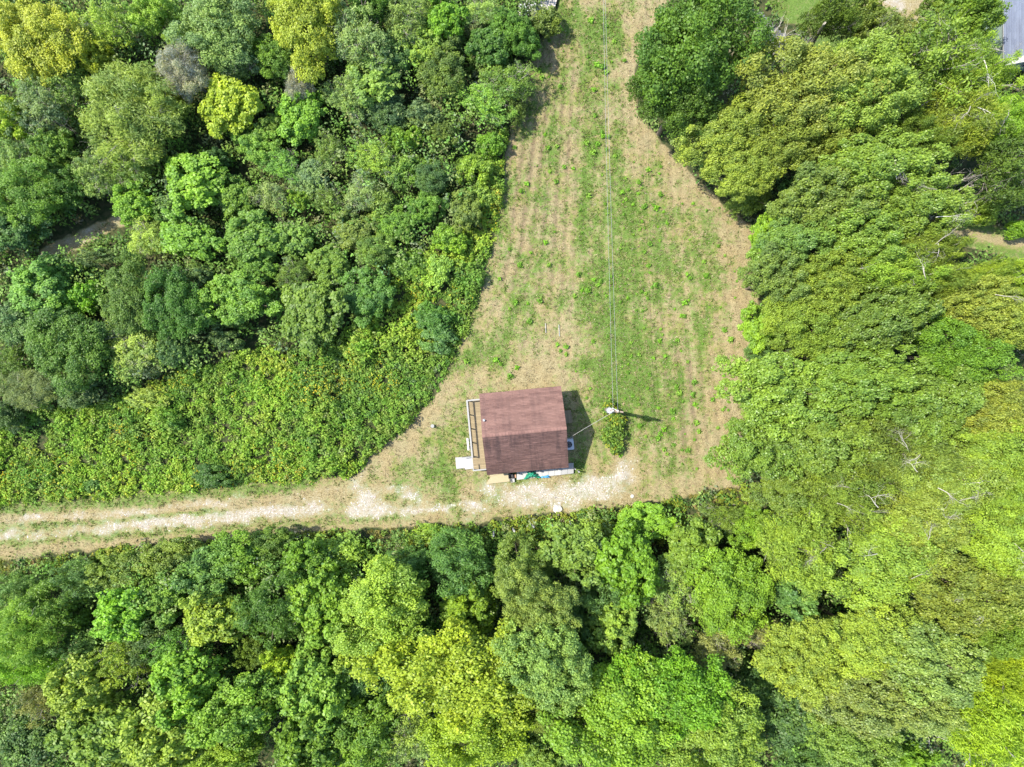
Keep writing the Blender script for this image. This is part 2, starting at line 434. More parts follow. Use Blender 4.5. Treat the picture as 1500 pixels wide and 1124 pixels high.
def crown_mesh(name, mat, seed, R, Rz, zc, nl, rl, nleaf, L, W, low=-.4, droop=.25, flat=0.5, clumps=13, crel=.42, hollow=.55, tintl=.35, ell=.16, inner=.15):
    rng = np.random.default_rng(seed)
    # lobes spread over an uneven dome
    cand = unit(rng.normal(size=(nl * 12, 3))); cand = cand[cand[:, 2] > low]
    picks = [cand[0]]
    for _ in range(nl - 1):
        d = np.min(np.linalg.norm(cand[:, None] - np.array(picks)[None], axis=2), axis=1)
        d *= rng.uniform(.6, 1, len(d)); picks.append(cand[np.argmax(d)])
    D = np.array(picks)
    ang = np.arctan2(D[:, 1], D[:, 0])
    uneven = 1 + ell * np.sin(2 * ang + rng.uniform(0, 6)) + ell * .7 * np.sin(3 * ang + rng.uniform(0, 6))
    rr = rl * R * rng.uniform(.7, 1.3, nl)
    fac = rng.uniform(.64, 1.10, nl) * uneven
    LC = D * np.array([R, R, Rz]) * fac[:, None] - D * rr[:, None] * .8
    ni = max(1, int(nl * inner))
    LC = np.concatenate([LC, unit(rng.normal(size=(ni, 3))) * np.array([R, R, Rz]) * .35]); rr = np.concatenate([rr, np.full(ni, rl * R * 1.2)])
    D = np.concatenate([D, np.tile([[0, 0, 1.]], (ni, 1))])
    ltint = np.clip(rng.normal(.45, tintl * .6, len(LC)), 0, 1)
    # clumps on lobes
    k = clumps; m = len(LC)
    cd = unit(rng.normal(size=(m, k, 3)).reshape(-1, 3) + np.repeat(D * np.array([.7, .7, .4]) + np.array([0, 0, .45]), k, 0) * .9)
    cr = np.repeat(rr, k) * crel * rng.uniform(.6, 1.3, m * k)
    CC = np.repeat(LC, k, 0) + cd * np.repeat(rr, k)[:, None] * rng.uniform(.45, .95, (m * k, 1))
    ctint = np.clip(np.repeat(ltint, k) + rng.normal(0, .12, m * k), 0, 1)
    # leaves on clumps
    pick = rng.choice(m * k, nleaf, p=(cr ** 2) / (cr ** 2).sum())
    ld = unit(rng.normal(size=(nleaf, 3)) + cd[pick] * .55 + np.array([0, 0, .25]))
    P = CC[pick] + ld * (cr[pick] * rng.uniform(hollow, 1.12, nleaf))[:, None]
    N = unit(ld * .7 + np.array([0, 0, flat]) + rng.normal(size=(nleaf, 3)) * .42)
    sz = rng.uniform(.65, 1.3, nleaf)
    P[:, 2] += zc
    P[:, 2] = np.maximum(P[:, 2], .12)
    V, F = leaf_arrays(P, N, L * sz, W * sz, rng, droop)
    tint = np.clip(ctint[pick] + rng.normal(0, .16, nleaf), 0, 1)
    return np_mesh(name, V, F, {'tint': np.repeat(tint, 4)}, [mat]), LC + np.array([0, 0, zc])

def grow(mb, p, d, r, length, depth, rng, n=5, spread=.75, droop=0.0):
    """a forking branch"""
    pts = [p]; rads = [r]; q = Vector(p); dd = Vector(d).normalized(); seg = 3
    for i in range(seg):
        dd = (dd + Vector(rng.normal(0, .16, 3)) + Vector((0, 0, -droop))).normalized()
        q = q + dd * length / seg; pts.append(tuple(q)); rads.append(r * (1 - .42 * (i + 1) / seg))
    mb.tube(pts, rads, n, cap=False)
    if depth <= 0: return
    for c in range(3 if depth > 1 else 2):
        s = Vector(pts[rng.integers(1, seg + 1)]) if c else q
        nd_ = (dd + Vector(rng.normal(0, spread, 3)) * .75).normalized()
        grow(mb, tuple(s), nd_, rads[-1] * .8, length * rng.uniform(.55, .8), depth - 1, rng, max(3, n - 1), spread, droop)

def trunk_mesh(name, mat, lobes, zc, R, seed, nlimb=12, r0=None, twigs=0):
    rng = np.random.default_rng(seed); mb = MB()
    r0 = r0 or .045 * R + .03
    fork = zc * .45
    mb.tube([(0, 0, -.3), (.02 * R, 0, fork * .5), (0, .02 * R, fork), (.03 * R, .02 * R, zc * .85), (0, .03 * R, zc + R * .25)],
            [r0 * 1.35, r0, r0 * .85, r0 * .5, r0 * .12], 8)
    idx = rng.permutation(len(lobes))[:nlimb]
    for i in idx:
        t = Vector(lobes[i]); s = Vector((0, 0, rng.uniform(fork, zc * .9)))
        m1 = s.lerp(t, .5) + Vector(rng.normal(0, .05 * R, 3)); m1.z += .02 * R
        mb.tube([s, m1, t], [r0 * .42, r0 * .26, r0 * .08], 5)
        for _ in range(twigs):
            d = Vector(rng.normal(0, .6, 3)) + Vector((t.x, t.y, R * .5)).normalized()
            grow(mb, tuple(m1.lerp(t, .7)), d, r0 * .13, R * .28, 2, rng, 4)
    return mb.mesh(name, mat)

KINDS = {}
def kind(key, mat, bark, seed, R, Rz, zc, nl, rl, nleaf, L, W, nlimb=12, twigs=0, **kw):
    c, lob = crown_mesh('crown', mat, seed, R, Rz, zc, nl, rl, nleaf, L, W, **kw)
    t = trunk_mesh('trunk', bark, lob, zc, R, seed + 500, nlimb, twigs=twigs)
    KINDS.setdefault(key, []).append(dict(crown=c, trunk=t, R=R, zc=zc, top=zc + Rz))

for s in (1, 2, 3):
    kind('O', M_leaf, M_bark, s, 6, 3.9, 9, 44, .26, 38000, .26, .185, clumps=14, tintl=.3)
for s in (11, 12, 13):
    kind('C', M_leaf, M_bark, s, 6, 3.2, 9, 75, .19, 42000, .225, .165, clumps=9, crel=.5, tintl=.25, flat=.7)
for s in (16, 17):
    kind('V', M_leaf_gloss, M_bark, s, 6, 3.4, 9, 64, .20, 40000, .25, .19, clumps=11, crel=.45, tintl=.2, flat=.9)
for s in (21, 22):
    kind('F', M_leaf, M_grey_bark, s, 6, 4.0, 8.4, 55, .25, 30000, .46, .10, clumps=16, crel=.5, hollow=.2, droop=.5, tintl=.4, nlimb=18, twigs=1)
for s in (31, 32, 33):
    kind('B', M_leaf, M_bark, s, 3.5, 2.8, 4.7, 28, .29, 14500, .31, .24, clumps=10, flat=.6, tintl=.3)
for s in (41, 42, 43, 44):
    kind('M', M_leaf, M_bark, s, 3.5, 2.8, 4.7, 34, .27, 17000, .225, .15, clumps=12, tintl=.35)
for s in (51, 52):
    kind('T', M_leaf, M_grey_bark, s, 3.5, 2.7, 4.6, 30, .30, 10500, .24, .10, clumps=14, hollow=.2, nlimb=16, twigs=3, tintl=.45, ell=.18)
for s in (61, 62):
    kind('K', M_leaf, M_bark, s, 3.5, 3.6, 4.2, 48, .22, 15000, .26, .09, clumps=12, crel=.5, low=-.7, droop=.1, tintl=.2)
for s in (71, 72, 73):
    kind('S', M_leaf, M_bark, s, 1.7, 1.3, 1.25, 16, .35, 6000, .18, .125, low=-.2, clumps=10, nlimb=6, tintl=.35)
for s in (76, 77):
    kind('W', M_leaf, M_grey_bark, s, 1.7, 1.2, 1.2, 12, .40, 2600, .34, .07, low=-.1, clumps=12, hollow=.1, nlimb=8, twigs=1, tintl=.4)
# bare grey shrubs and dead limbs
def dead_mesh(name, mat, seed, R, Ht, nb, depth, r0):
    rng = np.random.default_rng(seed); mb = MB()
    mb.tube([(0, 0, -.2), (0, 0, Ht * .25), (.05, .03, Ht * .5)], [r0 * 1.6, r0 * 1.2, r0], 6)
    for b in range(nb):
        a = 2 * math.pi * (b + rng.uniform(-.3, .3)) / nb
        e = rng.uniform(.35, 1.1)
        d = (math.cos(a) * math.cos(e), math.sin(a) * math.cos(e), math.sin(e))
        grow(mb, (0, 0, Ht * rng.uniform(.2, .5)), d, r0 * .6, R * .62, depth, rng, 4, .6)
    return mb.mesh(name, mat)
DEAD = [dead_mesh('branches', M_grey_bark, 80 + i, 2.0, 4.0, 14, 3, .055) for i in range(2)]
WHITE = [dead_mesh('branches', M_pale_bark, 90 + i, 2.2, 3.5, 7, 3, .085) for i in range(3)]
LIMBS = []
for i in range(4):
    rg_ = np.random.default_rng(140 + i); mb_ = MB()
    grow(mb_, (-.9, -.2, -.5), (1, rg_.normal(0, .3), .35), .05, 1.7, 4, rg_, 5, .7)
    LIMBS.append(mb_.mesh('dead_limb', M_pale_bark if i % 2 else M_grey_bark))

# ---------------------------------------------------------------- trees and shrubs, one by one
C_ = dict(Y=(.30, .375, .034), YO=(.355, .385, .030), GO=(.165, .25, .055), GG=(.145, .215, .075), YP=(.28, .34, .08), YG=(.245, .345, .060), OY=(.225, .29, .068), OG=(.15, .215, .05), OD=(.115, .175, .045),
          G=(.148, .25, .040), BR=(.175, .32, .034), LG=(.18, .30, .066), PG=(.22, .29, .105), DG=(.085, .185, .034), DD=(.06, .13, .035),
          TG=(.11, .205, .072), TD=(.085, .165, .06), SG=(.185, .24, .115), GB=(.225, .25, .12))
LT, RW, LW = 'trees of the wood left of the field', 'trees of the wood right of the field', 'trees of the wood below the track'
# px, py, rx, ry, kind, colour, height, label
TREES = [
 # upper left
 (56, 58, 66, 58, 'O', 'Y', 9, 'broad vivid yellow-green tree filling the top left corner of the wood'),
 (146, 84, 26, 24, 'B', 'Y', 6.5, 'small yellow tree tucked against the lower right of the corner yellow tree'),
 (158, 38, 36, 34, 'T', 'YP', 8, 'pale straw-yellow loose tree right of the corner yellow tree'),
 (222, 22, 36, 32, 'M', 'YG', 8, 'yellow-green round tree at the top edge above the grey dead shrub'),
 (318, 42, 62, 52, 'O', 'PG', 9, 'large soft grey-green tree at the top edge left of the second yellow tree'),
 (334, 88, 42, 34, 'T', 'SG', 7, 'sparse pale grey-green tree with twigs showing above the golden bush'),
 (272, 62, 24, 22, 'M', 'YG', 7, 'small lime green crown just above the grey dead shrub'),
 (446, 36, 62, 54, 'O', 'Y', 10, 'large golden yellow-green tree at the top edge near the middle of the left wood'),
 (400, 82, 36, 28, 'M', 'G', 6.5, 'mid green tree in the shade under the second large yellow tree'),
 (195, 165, 84, 66, 'F', 'OY', 9.5, 'widest feathery olive tree in the upper left wood with fine drooping twigs'),
 (142, 252, 36, 30, 'T', 'PG', 7, 'pale dry crown at the foot of the widest feathery olive tree'),
 (338, 157, 46, 42, 'B', 'YO', 7.5, 'golden yellow round tree right of the grey dead shrub'),
 (257, 145, 22, 19, 'M', 'YO', 6, 'little golden crown left of the golden round tree'),
 (438, 166, 36, 36, 'B', 'BR', 6, 'bright green young tree alone below the second large yellow tree'),
 (395, 188, 26, 22, 'M', 'OG', 4.5, 'low olive crown between the golden round tree and the bright young tree'),
 (60, 166, 48, 42, 'T', 'SG', 8, 'grey-green twiggy tree below the corner yellow tree'),
 (97, 125, 32, 26, 'T', 'PG', 7, 'pale thin crown between the corner yellow tree and the feathery olive tree'),
 (8, 180, 30, 36, 'M', 'Y', 8, 'yellow-green tree cut by the left edge below the corner yellow tree'),
 (78, 215, 32, 30, 'M', 'OG', 7, 'olive crown left of the widest feathery tree at its lower side'),
 (25, 235, 36, 32, 'T', 'PG', 7, 'pale green tree cut by the left edge above the dark spreading tree'),
 (36, 283, 56, 42, 'O', 'G', 8, 'dark spreading tree with yellow-green tips above the dirt path'),
 (92, 275, 36, 30, 'M', 'DG', 6.5, 'dark green tree right of the spreading tree with yellow tips'),
 (18, 335, 46, 36, 'M', 'TD', 6, 'deep green shaded tree at the left edge just above the dirt path'),
 (192, 250, 44, 30, 'T', 'OG', 6, 'shaded olive crown under the widest feathery tree'),
 (290, 272, 52, 40, 'B', 'BR', 6.5, 'bright green big-leaved tree near the end of the dirt path'),
 (346, 288, 30, 28, 'B', 'G', 5, 'darker green crown standing for the shaded right side of the bright big-leaved tree'),  # darker leaf colour stands for the shaded side of the bright tree
 (199, 300, 33, 27, 'B', 'BR', 5.5, 'bright green young tree standing right at the end of the dirt path'),
 (246, 306, 25, 20, 'S', 'SG', 3.5, 'bluish grey shrub between the two bright trees at the path end'),
 (379, 214, 31, 26, 'M', 'LG', 5.5, 'light green crown below and right of the golden round tree'),
 (416, 242, 34, 28, 'T', 'LG', 5.5, 'light green loose crown left of the silvery shrub patch'),
 (456, 262, 31, 32, 'M', 'SG', 5, 'silvery blue-grey rounded shrub tree in the middle of the left wood'),
 (438, 294, 19, 17, 'B', 'BR', 4, 'small fresh green sapling below the silvery shrub tree'),
 (319, 236, 23, 18, 'S', 'TD', 3.5, 'dark teal bush above the bright big-leaved tree'),
 (278, 348, 50, 30, 'B', 'BR', 6, 'bright green crown below the big-leaved tree near the path end'),
 (216, 352, 34, 26, 'T', 'YP', 5, 'pale yellowish loose crown just below the young tree at the path end'),
 (148, 376, 34, 14, 'W', 'SG', 4, 'low grey-green shrub spreading beside the dirt path'),
 (376, 352, 46, 34, 'B', 'G', 6, 'mid green leafy tree right of the bright crown below the path end'),
 (436, 348, 32, 28, 'B', 'LG', 5, 'light green leafy crown third in the row below the path end'),
 (484, 222, 31, 28, 'T', 'OG', 5.5, 'olive loose crown right of the light green crowns in mid wood'),
 (429, 96, 28, 22, 'M', 'DG', 5, 'dark green crown above the bright young tree'),
 (398, 290, 31, 27, 'T', 'GB', 4.5, 'grey-brown thin crown left of the small fresh sapling'),
 # upper middle
 (524, 56, 52, 48, 'T', 'SG', 9, 'soft grey-green tree right of the second large yellow tree'),
 (545, 12, 38, 26, 'M', 'DG', 8, 'dark crown at the top edge right of the second large yellow tree'),
 (598, 24, 40, 33, 'T', 'PG', 8, 'pale feathery tree at the top edge left of the lime tree'),
 (580, 76, 33, 30, 'M', 'TD', 6.5, 'dark bluish green crown below the pale feathery top-edge tree'),
 (652, 28, 32, 30, 'B', 'BR', 7, 'lime green tree at the top edge nearest the field corner'),
 (620, 68, 32, 28, 'B', 'YG', 6, 'yellow-green crown below the lime green top-edge tree'),
 (550, 124, 48, 36, 'B', 'LG', 6.5, 'light green big-leaved tree left of the dark olive bush'),
 (512, 142, 34, 34, 'T', 'PG', 6.5, 'pale greyish crown joined to the left of the light big-leaved tree'),
 (563, 162, 36, 30, 'M', 'TD', 5, 'shaded teal crown below the light big-leaved tree'),
 (651, 110, 36, 33, 'M', 'OG', 6.5, 'dark yellow-olive round bush in the upper middle of the left wood'),
 (717, 68, 33, 30, 'B', 'DG', 6, 'deep green coarse-leaved tree near the upper edge of the field'),
 (748, 40, 32, 28, 'M', 'DG', 6, 'dark round tree between the white-flowered bush and the field corner'),
 (704, 20, 36, 22, 'T', 'PG', 5.5, 'pale loose crown at the top edge left of the white-flowered bush'),
 (695, 46, 20, 16, 'S', 'GB', 3.5, 'grey-brown shrub above the deep green coarse tree'),
 (662, 64, 19, 17, 'S', 'SG', 4, 'little blue-grey bush right of the yellow-green crown'),
 (796, 34, 27, 22, 'S', 'OG', 3.5, 'olive bush at the very upper corner of the mown field'),
 (768, 64, 26, 24, 'M', 'DG', 4.5, 'dark green bush casting shade on the upper field edge'),
 (712, 150, 42, 28, 'T', 'YG', 5.5, 'yellow-green arching vine-covered tree on the field edge'),
 (745, 122, 36, 33, 'T', 'OG', 5.5, 'dark olive feathery tree leaning over the field edge'),
 (755, 165, 22, 20, 'W', 'OG', 3, 'low olive bush at the field edge below the leaning olive tree'),
 (626, 176, 31, 22, 'S', 'SG', 4.5, 'grey leafy bush left of the arching vine-covered tree'),
 (646, 198, 26, 24, 'M', 'OG', 4.5, 'olive-green bush below the grey leafy bush'),
 (577, 203, 22, 19, 'B', 'BR', 4, 'left one of two bright saplings beside a dark hollow'),
 (605, 205, 19, 18, 'B', 'BR', 4.5, 'right one of two bright saplings beside a dark hollow'),
 (550, 232, 42, 32, 'T', 'YG', 6, 'yellowish light tree below the dark hollow in mid wood'),
 (598, 250, 40, 30, 'W', 'LG', 4, 'light green spiky bush below the two bright saplings'),
 (634, 262, 31, 25, 'M', 'TD', 4.5, 'dark blue-green bush right of the light spiky bush'),
 (692, 250, 30, 27, 'S', 'BR', 3.5, 'fresh green bush close to the left field edge'),
 (720, 215, 26, 22, 'S', 'BR', 3, 'bright leafy bush on the field edge below the olive bush'),
 (530, 286, 37, 28, 'T', 'SG', 5, 'thin grey-green crown below the yellowish mid-wood tree'),
 (620, 306, 32, 27, 'M', 'G', 4.5, 'mid green round bush in the lower middle of the left wood'),
 (681, 310, 32, 28, 'M', 'OG', 4, 'dark bush dotted with yellow near the left field edge'),
 (573, 328, 36, 28, 'M', 'G', 5, 'green bush between the grey-green crown and the field edge thicket'),
 (520, 338, 38, 28, 'B', 'OG', 5, 'olive tinged leafy tree above the dark shady pocket'),
 (660, 352, 32, 25, 'S', 'BR', 3.5, 'bright green bush just inside the lower left field edge'),
 (550, 368, 34, 25, 'M', 'OG', 4.5, 'olive crown above the bright weedy bank'),
 (483, 296, 33, 25, 'T', 'OG', 5, 'brownish olive crown right of the small fresh sapling'),
 (478, 385, 38, 28, 'B', 'G', 5, 'green tree above the round bright tree in the left wood'),
 (560, 300, 30, 25, 'S', 'LG', 4, 'pale green shrub among darker bushes in mid wood'),
 (705, 285, 24, 22, 'S', 'YG', 2.8, 'yellow-green bush touching the middle of the left field edge'),
 # left lower
 (54, 424, 50, 36, 'B', 'LG', 6.5, 'light mint green tree at the left edge below the dirt path'),
 (88, 393, 27, 21, 'S', 'TG', 4, 'blue-green shrub just below the dirt path'),
 (24, 474, 42, 38, 'M', 'TG', 6.5, 'teal green tree cut by the left edge below the mint green tree'),
 (97, 510, 60, 52, 'O', 'DG', 8, 'broad dark green tree left of the silvery patch on the bank top'),
 (190, 436, 48, 42, 'O', 'OD', 7.5, 'dark olive left half of the double-crowned tree'),
 (252, 446, 52, 46, 'O', 'DG', 8, 'dark green right half of the double-crowned tree'),
 (350, 440, 54, 42, 'M', 'G', 7, 'round dark-sided green tree right of the double-crowned tree'),
 (458, 460, 54, 48, 'B', 'G', 6.5, 'round bright leafy tree standing at the top of the weedy bank'),
 (197, 508, 50, 40, 'T', 'YP', 5.5, 'pale yellowish crown below the double-crowned tree'),
 (214, 534, 34, 20, 'W', 'SG', 3.5, 'silvery grey shrub spilling onto the top of the weedy bank'),
 (256, 508, 30, 27, 'M', 'TD', 4.5, 'dark shaded bush below the dark half of the double-crowned tree'),
 (332, 492, 28, 20, 'S', 'TG', 3.5, 'blue-green bush below the round dark-sided tree'),
 (12, 532, 32, 28, 'T', 'OG', 5, 'olive loose crown at the left edge beside the broad dark tree'),
 (42, 568, 42, 32, 'F', 'SG', 5.5, 'feathery grey-green tree at the left end of the weedy bank'),
 (112, 572, 32, 25, 'M', 'TG', 4, 'grey-green bush directly below the broad dark tree'),
 (217, 582, 34, 17, 'W', 'YP', 2.2, 'pale arching shrub lying on the upper weedy bank'),
 (121, 434, 27, 27, 'S', 'BR', 4, 'fresh green bush between the mint tree and the double-crowned tree'),
 (296, 402, 25, 17, 'S', 'SG', 4, 'grey shrub above the round dark-sided tree'),
 (383, 392, 33, 22, 'B', 'G', 5, 'mid green crown above and right of the round dark-sided tree'),
 (430, 402, 30, 20, 'T', 'OG', 4.5, 'thin olive crown above the round bright bank tree'),
 (8, 606, 25, 24, 'M', 'DD', 3.5, 'very dark bush at the left edge of the weedy bank'),
 (312, 698, 30, 16, 'S', 'DD', 2.0, 'larger dark shrub on the bank edge above the track'),
 (137, 711, 16, 10, 'S', 'DG', 1.2, 'small dark shrub on the bank edge above the track'),
 (537, 432, 38, 42, 'M', 'DG', 5, 'dark green tree standing in for a tree shadow right of the round bright bank tree'),  # added dark crown where only a tree's shadow falls
 (634, 466, 30, 24, 'S', 'DG', 2.5, 'dark leafy bush on the field side of the weedy bank'),
 (640, 492, 30, 22, 'S', 'TG', 2.2, 'bluish dark bush below the dark leafy bush near the field'),
 (592, 385, 40, 28, 'S', 'G', 3.2, 'green bush at the top end of the bright field-side bank'),
 (640, 398, 30, 28, 'S', 'YG', 2.6, 'yellow-green bush at the top end of the field-side bank'),
 # right wood, upper
 (1018, 72, 80, 76, 'O', 'DG', 14, 'large deep green tree at the upper right corner of the field'),
 (992, 150, 52, 42, 'O', 'DG', 11, 'deep green lower crown overhanging the field below the large deep green tree'),
 (1172, 128, 82, 60, 'C', 'OY', 13, 'broad yellow-olive billowing tree right of the deep green tree'),
 (1262, 132, 76, 58, 'C', 'OY', 13, 'yellow-olive billowing tree that continues the broad one to the right'),
 (1066, 196, 64, 42, 'C', 'OY', 10, 'yellow-olive crown reaching over the field below the deep green tree'),
 (1150, 200, 58, 42, 'C', 'OY', 11, 'yellow-olive crown in the middle below the broad billowing tree'),
 (1228, 204, 44, 33, 'C', 'OY', 10, 'smaller yellow-olive crown above the large bluish-green tree'),
 (1092, 246, 50, 38, 'C', 'OY', 9, 'yellow-olive crown at the field edge above the low olive bush'),
 (1096, 288, 34, 26, 'K', 'OG', 5, 'low olive bush jutting into the upper right of the field'),
 (1290, 250, 76, 54, 'V', 'LG', 13, 'large fresh bluish-green tree below the dark gap in the right wood'),
 (1212, 292, 66, 48, 'V', 'GO', 12, 'green clumpy crown left of the bluish-green tree near the field'),
 (1345, 304, 58, 48, 'V', 'LG', 12, 'bluish-green crown left of the bare white tree'),
 (1262, 348, 62, 42, 'V', 'GO', 12, 'green clumpy crown below the large bluish-green tree'),
 (1172, 356, 52, 42, 'V', 'GG', 11, 'grey-green crown second from the right field edge at mid height'),
 (1120, 352, 26, 36, 'B', 'BR', 6, 'bright yellow-green bush wall on the right edge of the field'),
 (1212, 28, 34, 30, 'T', 'OD', 11, 'dark thin tree with a leaning bare trunk at the top edge'),
 (1264, 34, 40, 32, 'M', 'OG', 8, 'dark olive bushy tree at the top edge beside the driveway'),
 (1284, 66, 38, 26, 'T', 'SG', 9, 'pale grey wispy tree below the driveway'),
 (1320, 50, 24, 22, 'T', 'GB', 7, 'nearly leafless wispy tree right of the pale grey one'),
 (1358, 92, 62, 58, 'T', 'OG', 12, 'tall loose olive-grey tree left of the yellow tree with white limbs'),
 (1418, 110, 48, 46, 'F', 'YG', 11, 'yellow feathery tree with white limbs below the slate-blue roof'),
 (1460, 182, 42, 38, 'F', 'YG', 10, 'yellow-green feathery tree at the right edge below the slate-blue roof'),
 (1402, 180, 54, 44, 'F', 'YG', 11, 'yellow-green feathery tree with pale forked limbs in the upper right wood'),
 (1418, 22, 42, 34, 'M', 'G', 9, 'green leafy tree touching the slate-blue roof at the top edge'),
 (1380, 20, 32, 28, 'M', 'OG', 7, 'olive tree at the top edge between driveway and slate-blue roof'),
 (1468, 240, 46, 42, 'T', 'OD', 11, 'dark olive tree at the right edge in the upper wood'),
 (1474, 280, 40, 28, 'T', 'OD', 8, 'dark grey-green tree at the right edge above the trail'),
 (1346, 208, 36, 26, 'C', 'OG', 10, 'small olive crown beside the dark gap in the right wood'),
 (1434, 312, 24, 15, 'S', 'YG', 3.5, 'yellow-green bush in the clearing just above the trail'),
 (1494, 338, 20, 13, 'S', 'BR', 3, 'bright bush at the right edge beside the trail'),
 (1346, 366, 46, 32, 'F', 'OY', 11, 'soft yellow-olive tree with pale limbs left of the trail'),
 (1438, 412, 46, 22, 'F', 'YG', 10, 'soft yellow-green tree just below the trail'),
 # right wood, middle
 (1112, 480, 27, 32, 'B', 'BR', 5, 'bright green bush on the right field edge above the bluish bush'),
 (1113, 520, 22, 18, 'K', 'TG', 4, 'small bluish fine-leaved bush on the right field edge'),
 (1140, 404, 44, 40, 'V', 'GG', 11, 'grey-green crown on the field edge below the bright bush wall'),
 (1212, 414, 52, 40, 'C', 'YG', 12, 'yellow-green billowing crown in the middle right wood'),
 (1160, 455, 44, 38, 'C', 'YG', 10, 'yellow-green crown behind the bright green field-edge bush'),
 (1206, 494, 54, 38, 'C', 'OY', 11, 'orange-tinged yellow crown two trees in from the field'),
 (1302, 404, 54, 36, 'F', 'YG', 12, 'fine soft yellow-green crown with a dead limb on top'),
 (1288, 466, 68, 46, 'V', 'OG', 13, 'large dull olive-green tree in the middle of the right wood'),
 (1370, 412, 40, 26, 'F', 'OY', 11, 'soft olive-yellow crown right of the crown with the dead limb'),
 (1432, 446, 52, 36, 'C', 'YP', 12, 'pale yellow tree near the right edge above the flat bright tree'),
 (1482, 478, 38, 40, 'C', 'YP', 12, 'pale yellow tree cut by the right edge'),
 (1400, 520, 58, 46, 'C', 'G', 12, 'flat-topped bright green tree in front of a shady gap'),
 (1484, 414, 34, 32, 'B', 'BR', 10, 'bright green leafy tree at the right edge above the pale yellow trees'),
 (1146, 578, 76, 58, 'V', 'GO', 13, 'large green clumpy tree on the field edge level with the cabin'),
 (1262, 560, 78, 52, 'V', 'GO', 14, 'large green clumpy tree in the second row level with the cabin'),
 (1120, 650, 56, 56, 'V', 'GO', 11, 'green clumpy tree at the lower right corner of the field'),
 (1210, 640, 68, 54, 'V', 'GO', 13, 'green clumpy tree behind the lower right corner tree'),
 (1352, 598, 58, 50, 'V', 'GO', 13, 'green clumpy tree left of the lowest pale yellow tree'),
 (1440, 600, 60, 38, 'C', 'YP', 12, 'lowest pale yellow tree by the right edge below the shady gap'),
 (1298, 660, 62, 52, 'F', 'OG', 13, 'dull olive tree with bare twig tips in the right wood'),
 (1446, 662, 64, 46, 'C', 'YG', 13, 'yellow-green rounded tree below the lowest pale yellow tree'),
 (1160, 716, 50, 38, 'V', 'GO', 10, 'green crown below the lower right corner tree'),
 (1374, 700, 64, 52, 'C', 'OY', 13, 'yellow-olive tree with white dead limbs in the lower right wood'),
 (1238, 722, 60, 46, 'F', 'OY', 12, 'mixed olive tree with several dead limbs poking out'),
 (1452, 548, 30, 20, 'W', 'SG', 3, 'grey low shrub at the edge of the shady gap'),
 (1486, 735, 46, 50, 'C', 'YG', 12, 'yellow-green tree cut by the right edge below the rounded one'),
 # right wood, lower
 (1166, 792, 58, 52, 'F', 'OY', 11, 'soft yellow tree at the right end of the lower wood'),
 (1288, 818, 76, 58, 'C', 'YG', 13, 'broad yellow-green tree in the centre of the lower right wood'),
 (1406, 868, 74, 52, 'C', 'OY', 13, 'broad dull yellow tree in the lower right wood'),
 (1340, 776, 64, 48, 'C', 'OY', 13, 'yellow-olive crown above the broad yellow-green tree'),
 (1468, 796, 54, 48, 'C', 'YG', 13, 'green-yellow tree at the right edge above the dull yellow tree'),
 (1470, 918, 46, 42, 'C', 'G', 12, 'green tree at the right edge below the dull yellow tree'),
 (1166, 870, 36, 28, 'B', 'TG', 8, 'bluish-green crown wedged below the soft yellow tree'),
 (1172, 960, 62, 50, 'C', 'YG', 11, 'green-yellow left side of the great silvery tree'),
 (1262, 934, 60, 50, 'C', 'YG', 12, 'yellow-green top crown of the great silvery tree'),
 (1348, 962, 70, 56, 'V', 'PG', 13, 'silvery green crown on the right of the great silvery tree'),
 (1270, 1022, 66, 48, 'V', 'PG', 12, 'silvery green crown in the middle of the great silvery tree'),
 (1250, 1088, 54, 42, 'V', 'LG', 11, 'silvery green crown at the bottom edge'),
 (1350, 1032, 48, 38, 'V', 'PG', 11, 'silvery green crown above the dark hole with bare branches'),
 (1452, 1060, 68, 60, 'F', 'Y', 12, 'bright yellow tree in the bottom right corner'),
 (1478, 985, 42, 38, 'F', 'Y', 12, 'yellow feathery tree at the right edge above the corner yellow one'),
 (1322, 1112, 40, 26, 'B', 'BR', 8, 'bright green crown at the bottom edge left of the corner yellow tree'),
 (1150, 1050, 50, 50, 'M', 'TD', 6, 'dark teal tree sunk in the shady gap at the bottom'),
 (1108, 1000, 30, 26, 'M', 'TD', 5.5, 'small dark tree at the upper end of the bottom shady gap'),
 (1180, 1108, 40, 26, 'M', 'TD', 5, 'dark crown at the bottom edge inside the shady gap'),
 # lower wood
 (1070, 868, 56, 52, 'O', 'BR', 9, 'bright green leafy tree left of the soft yellow tree'),
 (1018, 815, 40, 36, 'B', 'G', 7, 'green leafy tree just below the right end of the track'),
 (1112, 922, 34, 22, 'T', 'GB', 7, 'grey-brown fading crown left of the great silvery tree'),
 (1050, 948, 38, 26, 'T', 'GB', 7, 'grey-brown fading crown left of the dark bottom gap'),
 (1100, 775, 34, 26, 'M', 'BR', 6, 'bright round bush at the foot of the lower right corner tree'),
 (1058, 760, 34, 22, 'T', 'OG', 5, 'loose olive bush below the lower right corner of the field'),
 (562, 890, 64, 54, 'O', 'YG', 10, 'yellowish green leafy tree in the lower wood left of the dark-teal trees'),
 (668, 985, 92, 72, 'O', 'Y', 13, 'huge yellow tree in the lower middle of the picture'),
 (700, 1062, 74, 52, 'O', 'Y', 11, 'yellow crown at the foot of the huge yellow tree'),
 (785, 880, 48, 36, 'C', 'PG', 11, 'grey-green tufted top of the tall narrow tree'),
 (798, 970, 56, 62, 'C', 'PG', 13, 'grey-green middle of the tall narrow tree beside the huge yellow tree'),
 (812, 1042, 36, 38, 'C', 'OG', 9, 'grey-green foot of the tall narrow tree'),
